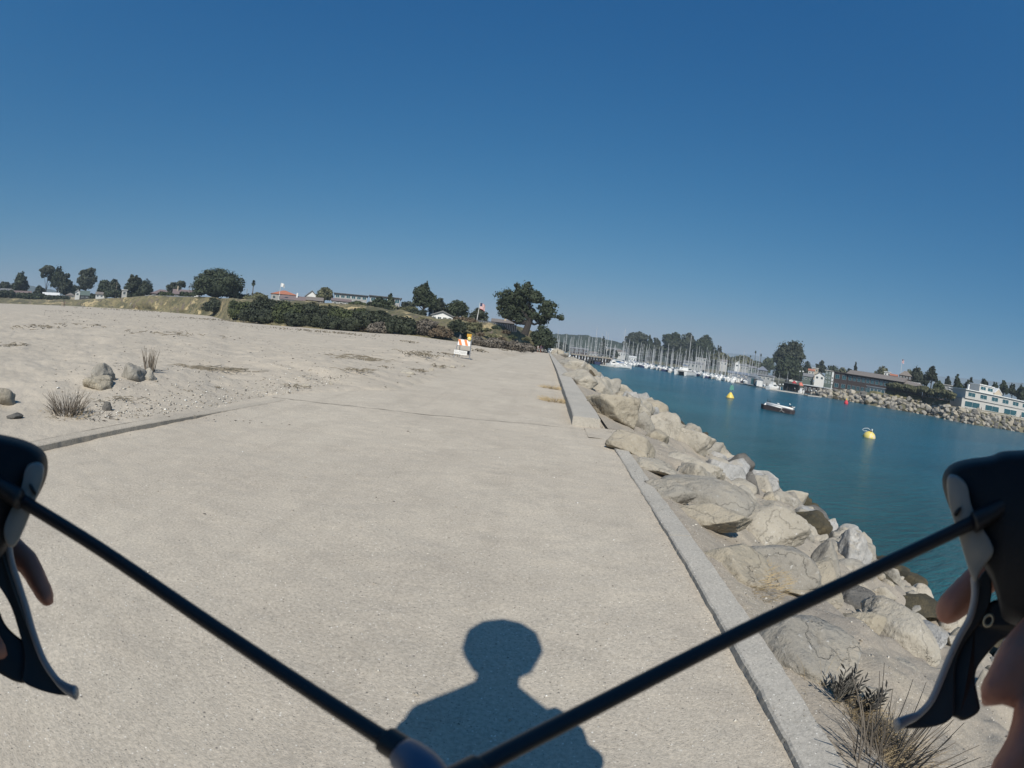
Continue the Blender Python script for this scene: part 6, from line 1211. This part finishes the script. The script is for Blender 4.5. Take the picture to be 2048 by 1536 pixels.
def lever(side):
    if side < 0:
        hood = [(-260, 890), (-120, 868), (-30, 864), (22, 872), (62, 884), (90, 902), (97, 925), (94, 955), (78, 990), (50, 1035), (22, 1085), (0, 1120), (-60, 1150), (-260, 1170)]
        face = [(50, 932), (72, 922), (90, 930), (86, 962), (66, 1015), (42, 1075), (24, 1100), (10, 1085), (6, 1055), (22, 1018), (44, 975)]
        edge = [(16, 1075), (22, 1120), (36, 1165), (52, 1215), (66, 1265), (86, 1318), (112, 1358), (132, 1376), (152, 1386)]
        blade = [(-6, 1085), (16, 1080), (24, 1130), (52, 1220), (68, 1275), (86, 1325), (108, 1362), (140, 1384), (146, 1393), (100, 1388), (42, 1366), (46, 1345), (50, 1310), (38, 1262), (24, 1215), (4, 1180), (-20, 1150)]
        pad = [(-120, 1150), (-10, 1182), (2, 1235), (20, 1262), (52, 1285), (74, 1330), (62, 1364), (40, 1368), (6, 1352), (-60, 1310), (-120, 1250)]
        slit = [(56, 970), (62, 966), (74, 986), (70, 992)]
    else:
        hood = [(2300, 905), (2120, 896), (2048, 900), (2000, 902), (1985, 912), (1930, 918), (1900, 928), (1885, 948), (1884, 972), (1896, 1010), (1912, 1045), (1940, 1100), (1980, 1150), (1996, 1200), (2010, 1262), (2300, 1262)]
        face = [(1892, 950), (1912, 948), (1936, 968), (1940, 1005), (1958, 1045), (1984, 1085), (1990, 1108), (1960, 1140), (1950, 1172), (1934, 1130), (1914, 1060), (1896, 1005)]
        edge = [(1948, 1150), (1950, 1190), (1940, 1235), (1918, 1275), (1898, 1318), (1880, 1362), (1862, 1402), (1836, 1430), (1812, 1441), (1794, 1450)]
        blade = [(1980, 1130), (1952, 1160), (1950, 1200), (1922, 1275), (1898, 1325), (1872, 1385), (1845, 1425), (1806, 1446), (1800, 1458), (1868, 1456), (1908, 1438), (1910, 1400), (1908, 1340), (1924, 1290), (1960, 1245), (1986, 1200)]
        pad = [(2120, 1210), (1986, 1190), (1950, 1240), (1914, 1290), (1894, 1340), (1888, 1400), (1900, 1432), (1914, 1436), (1926, 1444), (1962, 1424), (1958, 1400), (1946, 1345), (1976, 1305), (2010, 1270), (2120, 1262)]
        slit = [(1906, 1026), (1920, 1012), (1924, 1018), (1910, 1036)]
    h = near(slab(hood, .175, .235, 3, .10), 'brake_hood', M_hood, bike)
    near(slab(face, .172, .178, 2, .05), 'grey_side', M_gface, h); near(slab(slit, .1705, .174, 1), 'slot', M_black, h)
    bl = near(slab(blade, .212, .226, 2), 'brake_lever', M_lev, bike, False, .0012)
    ds = [.2045]*(len(edge)-2)+[.203, .201]; rad = [.0012]+[.0018]*(6*(len(edge)-1)-12)+list(np.linspace(.0019, .003, 12)); pts = imgpath(edge, ds); near(MB().tube(pts, rad[:len(pts)]+[rad[-1]]*(len(pts)-len(rad)), 8), 'lever_edge', M_alu, bl)
    pd = near(slab(pad, .22, .232, 2), 'shift_paddle', M_lev, bike, False, .0012)
    if side > 0:
        c = P(1977, 1241, .209); ax = ray(1977, 1241); u = ax.cross(Vector((0, 0, 1))).normalized(); v = u.cross(ax); near(MB().tube([c+(u*math.cos(a)+v*math.sin(a))*.0021 for a in np.linspace(0, 2*math.pi, 21)], .0006, 6, cap=False), 'pivot_ring', mat('brass', (.55, .50, .36), .35, metal=.3), bl)
lever(-1); lever(1)
near(MB().tube(imgpath([(-40, 955), (10, 980), (40, 999)], [.178, .172, .168]), .0033, 12), 'cable_end', M_black, bike); near(MB().tube(imgpath([(2010, 1010), (1968, 1034), (1948, 1045)], [.178, .172, .170]), .0034, 12), 'cable_end', M_black, bike)
near(MB().tube(imgpath([(12, 982), (200, 1098), (420, 1248), (610, 1375), (780, 1486)], [.174, .160, .142, .128, .115]), .00235, 14), 'brake_cable', M_cable, bike)
near(MB().tube(imgpath([(1972, 1032), (1750, 1138), (1480, 1266), (1220, 1398), (1000, 1512), (880, 1580)], [.174, .156, .138, .122, .108, .10]), .00235, 14), 'brake_cable', M_cable, bike)
near(MB().tube(imgpath([(772, 1480), (806, 1502)], [.114, .112]), .0036, 14), 'cable_collar', M_black, bike); near(MB().tube(imgpath([(800, 1502), (815, 1512), (850, 1550), (885, 1640)], [.111, .110, .105, .10]), [.0032, .0044, .0048, .0048], 18), 'cable_adjuster', M_bluealu, bike); near(MB().tube(imgpath([(955, 1533), (925, 1549), (900, 1562)], [.1035, .101, .0995]), .0028, 14), 'cable_collar', M_black, bike)
def btube(pts, r, name, m, n=10): return near(MB().tube(pts, r, n), name, m, bike)
hl, hr = P(-120, 1010, .235), P(2170, 1060, .235)
btube([hl, (-.235, .03, .955), (-.21, -.05, .93), (-.12, -.075, .925), (0, -.08, .925), (.12, -.075, .925), (.21, -.05, .93), (.24, .03, .955), hr], .0125, 'handlebar', M_lev)
btube([(0, -.08, .925), (0, -.17, .93), (0, -.175, .80)], .016, 'stem', M_lev); btube([(0, -.18, .84), (0, -.145, .70)], .02, 'head_tube', M_navy); btube([(0, -.145, .70), (0, -.10, .55), (0, -.03, .34)], .014, 'fork', M_navy)
btube([(0, -.17, .80), (0, -.78, .80)], .016, 'top_tube', M_navy); btube([(0, -.15, .72), (0, -.62, .28)], .018, 'down_tube', M_navy); btube([(0, -.62, .28), (0, -.80, .90)], .015, 'seat_tube', M_navy); btube([(0, -.62, .28), (0, -1.02, .34)], .011, 'chain_stay', M_navy); btube([(0, -.79, .82), (0, -1.02, .34)], .009, 'seat_stay', M_navy)
btube([(0, -.60, .93), (0, -.75, .94), (0, -.90, .95)], [.02, .05, .07], 'saddle', M_black); btube([(-.09, -.45, .20), (-.09, -.62, .28), (.09, -.62, .28), (.09, -.79, .36)], .011, 'crank', M_alu)
for y in (-.03, -1.02):
    w = btube([(0, y+.325*math.cos(a), .338+.325*math.sin(a)) for a in np.linspace(0, 2*math.pi, 41)], .013, 'wheel', M_black, 8)

# ================================================================ THE RIDER
def caps(segs, vox, name, m, parent=None, smooth_it=3):
    mb = MB()
    V0, F0 = ICO[3]
    for s in segs:
        if len(s) == 2: c, r = s; r = r if hasattr(r, '__len__') else (r, r, r); mb.add((V0*np.array(r)+np.array(c)).tolist(), F0.tolist())
        else:
            a, b, ra, rb = s; a, b = Vector(a), Vector(b); mb.tube([a, a.lerp(b, .33), a.lerp(b, .66), b], [ra, ra*.67+rb*.33, ra*.33+rb*.67, rb], 16); mb.add((V0*ra+np.array(a[:])).tolist(), F0.tolist()); mb.add((V0*rb+np.array(b[:])).tolist(), F0.tolist())
    o = mb.build(name, m); md = o.modifiers.new('r', 'REMESH'); md.mode = 'VOXEL'; md.voxel_size = vox; md.use_smooth_shade = True; sm = o.modifiers.new('s', 'SMOOTH'); sm.iterations = smooth_it; sm.factor = .5
    dg = bpy.context.evaluated_depsgraph_get(); dg.update(); me = bpy.data.meshes.new_from_object(o.evaluated_get(dg)); bpy.data.objects.remove(o); me.materials.clear(); me.materials.append(m); me.polygons.foreach_set('use_smooth', [True]*len(me.polygons)); return link(name, me, parent)
rider = thing('person', 'cyclist holding the brake levers, casting the long shadow on the path', 'person', (0, -.62, 0))
HY = -.10
S_ = []
S_ += [((0, -.62, .98), (.17, .13, .12)), ((0, -.50, 1.09), (.15, .13, .13)), ((0, -.35, 1.20), (.185, .14, .13)), ((0, -.25, 1.29), (.165, .11, .09)), ((0, -.22, 1.31), (0, HY-.02, 1.44), .074, .068)]
for sx in (-1, 1): S_.append(((0, -.15, 1.385), (sx*.165, -.235, 1.30), .058, .05))
S_ += [((0, HY, 1.535), (.098, .10, .135)), ((0, HY+.045, 1.465), (.062, .06, .055)), ((0, HY+.10, 1.51), (.014, .022, .02)), ((0, HY+.09, 1.475), (.03, .014, .012))]
for sx in (-1, 1):
    S_ += [((sx*.094, HY-.01, 1.52), (.012, .022, .033)), ((sx*.032, HY+.088, 1.54), (.016, .012, .009))]
    hnd = P(-190, 1120, .25) if sx < 0 else P(2230, 1150, .25); el = (-.20, -.16, 1.06) if sx < 0 else (.27, -.12, 1.06)
    S_ += [((sx*.08, -.25, 1.30), (sx*.17, -.24, 1.265), .066, .058), ((sx*.17, -.24, 1.265), el, .052, .042), (el, (hnd.x*1.04, hnd.y-.06, hnd.z-.01), .042, .028), ((hnd.x*1.04, hnd.y-.06, hnd.z-.01), tuple(hnd), .028, .026)]
    S_ += [((sx*.09, -.62, .95), (sx*.13, -.24, .80 if sx < 0 else .70), .088, .058), ((sx*.13, -.24, .80 if sx < 0 else .70), (sx*.12, -.44 if sx < 0 else -.68, .40 if sx < 0 else .40), .056, .036), ((sx*.12, -.44 if sx < 0 else -.72, .30 if sx < 0 else .40), (sx*.12, -.34 if sx < 0 else -.62, .24 if sx < 0 else .40), .04, .035)]
    if sx < 0: fing = [([(-60, 1050), (10, 1085), (58, 1128), (90, 1192)], [.25, .248, .24, .236], .0068), ([(-120, 1170), (-60, 1225), (-30, 1262), (-6, 1296)], [.255, .225, .208, .204], .0066), ([(-170, 1240), (-110, 1300), (-70, 1350), (-55, 1400)], [.255, .25, .245, .24], .0062), ([(-200, 1290), (-150, 1360), (-120, 1410), (-110, 1440)], [.25, .245, .24, .235], .0055), ([(-190, 1050), (-130, 960), (-90, 920)], [.25, .235, .225], .0085)]
    else: fing = [([(2130, 1060), (2050, 1090), (1982, 1140), (1902, 1214)], [.25, .248, .245, .24], .0098), ([(2180, 1200), (2090, 1250), (2030, 1310), (1994, 1375)], [.22, .18, .165, .16], .0078), ([(2200, 1290), (2120, 1370), (2065, 1440), (2046, 1500)], [.22, .18, .165, .16], .0076), ([(2210, 1350), (2150, 1450), (2060, 1480), (2010, 1545)], [.215, .185, .168, .16], .0082), ([(2220, 1060), (2170, 980), (2130, 940)], [.25, .235, .225], .0085)]
    for pts, ds, r in fing:
        W = [P(x, y, dd) for (x, y), dd in zip(pts, ds)]; rr = np.linspace(r*1.2, r*.97, len(W)); rr[1] *= 1.10; rr[-1] *= .93; S_ += [(tuple(W[i]), tuple(W[i+1]), float(rr[i]), float(rr[i+1])) for i in range(len(W)-1)]; S_.append((tuple(hnd), tuple(W[0]), .013, float(rr[0])))
body = caps(S_, .0042, 'body', M_skinm, None, 3); body.parent = rider; body.matrix_parent_inverse = Matrix.Translation((0, .62, 0))
def cloth(segs, name, m, vox=.012):
    o = caps(segs, vox, name, m, None, 2); o.parent = rider; o.matrix_parent_inverse = Matrix.Translation((0, .62, 0)); return o
sh = [((0, -.62, 1.00), (.185, .145, .13)), ((0, -.50, 1.09), (.175, .15, .14)), ((0, -.35, 1.20), (.20, .155, .14)), ((0, -.25, 1.27), (.17, .125, .095))]
for sx in (-1, 1): sh += [((sx*.08, -.25, 1.30), (sx*.17, -.24, 1.265), .076, .07), ((sx*.17, -.24, 1.265), (-.19 if sx < 0 else .225, -.19, 1.15), .068, .06)]
cloth(sh, 'shirt', M_dkgrey)
so = [((0, -.62, .94), (.19, .15, .12))]
for sx in (-1, 1): so += [((sx*.09, -.62, .95), (sx*.125, -.34, .84 if sx < 0 else .77), .105, .085)]
cloth(so, 'shorts', M_navy)
hm = MB(); hm.lathe([(.108, -.075), (.125, -.05), (.143, .01), (.138, .05), (.105, .09), (.06, .11), (.005, .113)], 11); o = hm.build('helmet', M_white, rider, smooth=False); o.location = (0, .62+HY-.005, 1.575); o.scale = (1, 1.15, 1)
hb = MB()
for sx in (-1, 1): hb.tube([(sx*.105, HY+.01, 1.55), (sx*.10, HY+.02, 1.48), (sx*.03, HY+.05, 1.41)], .006, 4)
o = hb.build('chin_strap', M_black, rider); o.matrix_parent_inverse = Matrix.Translation((0, .62, 0))
for sx in (-1, 1):
    o = caps([((sx*.12, -.46 if sx < 0 else -.76, .28 if sx < 0 else .37), (sx*.12, -.27 if sx < 0 else -.57, .235 if sx < 0 else .37), .045, .038)], .01, 'shoe', M_black); o.parent = rider; o.matrix_parent_inverse = Matrix.Translation((0, .62, 0))

# ================================================================ AIR
hz_ = MB().box((0, 0, 70), (8900, 8900, 150.8)).build('haze', [])
hm_ = bpy.data.materials.new('haze_air'); hm_.use_nodes = True; n, l = hm_.node_tree.nodes, hm_.node_tree.links; n.clear(); ou = n.new('ShaderNodeOutputMaterial'); vo = n.new('ShaderNodeVolumePrincipled')
vo.inputs['Color'].default_value = (.70, .85, 1, 1); vo.inputs['Density'].default_value = .00028; vo.inputs['Anisotropy'].default_value = 0.0; l.new(vo.outputs[0], ou.inputs['Volume']); hz_.data.materials.append(hm_); tag(hz_, kind='stuff')
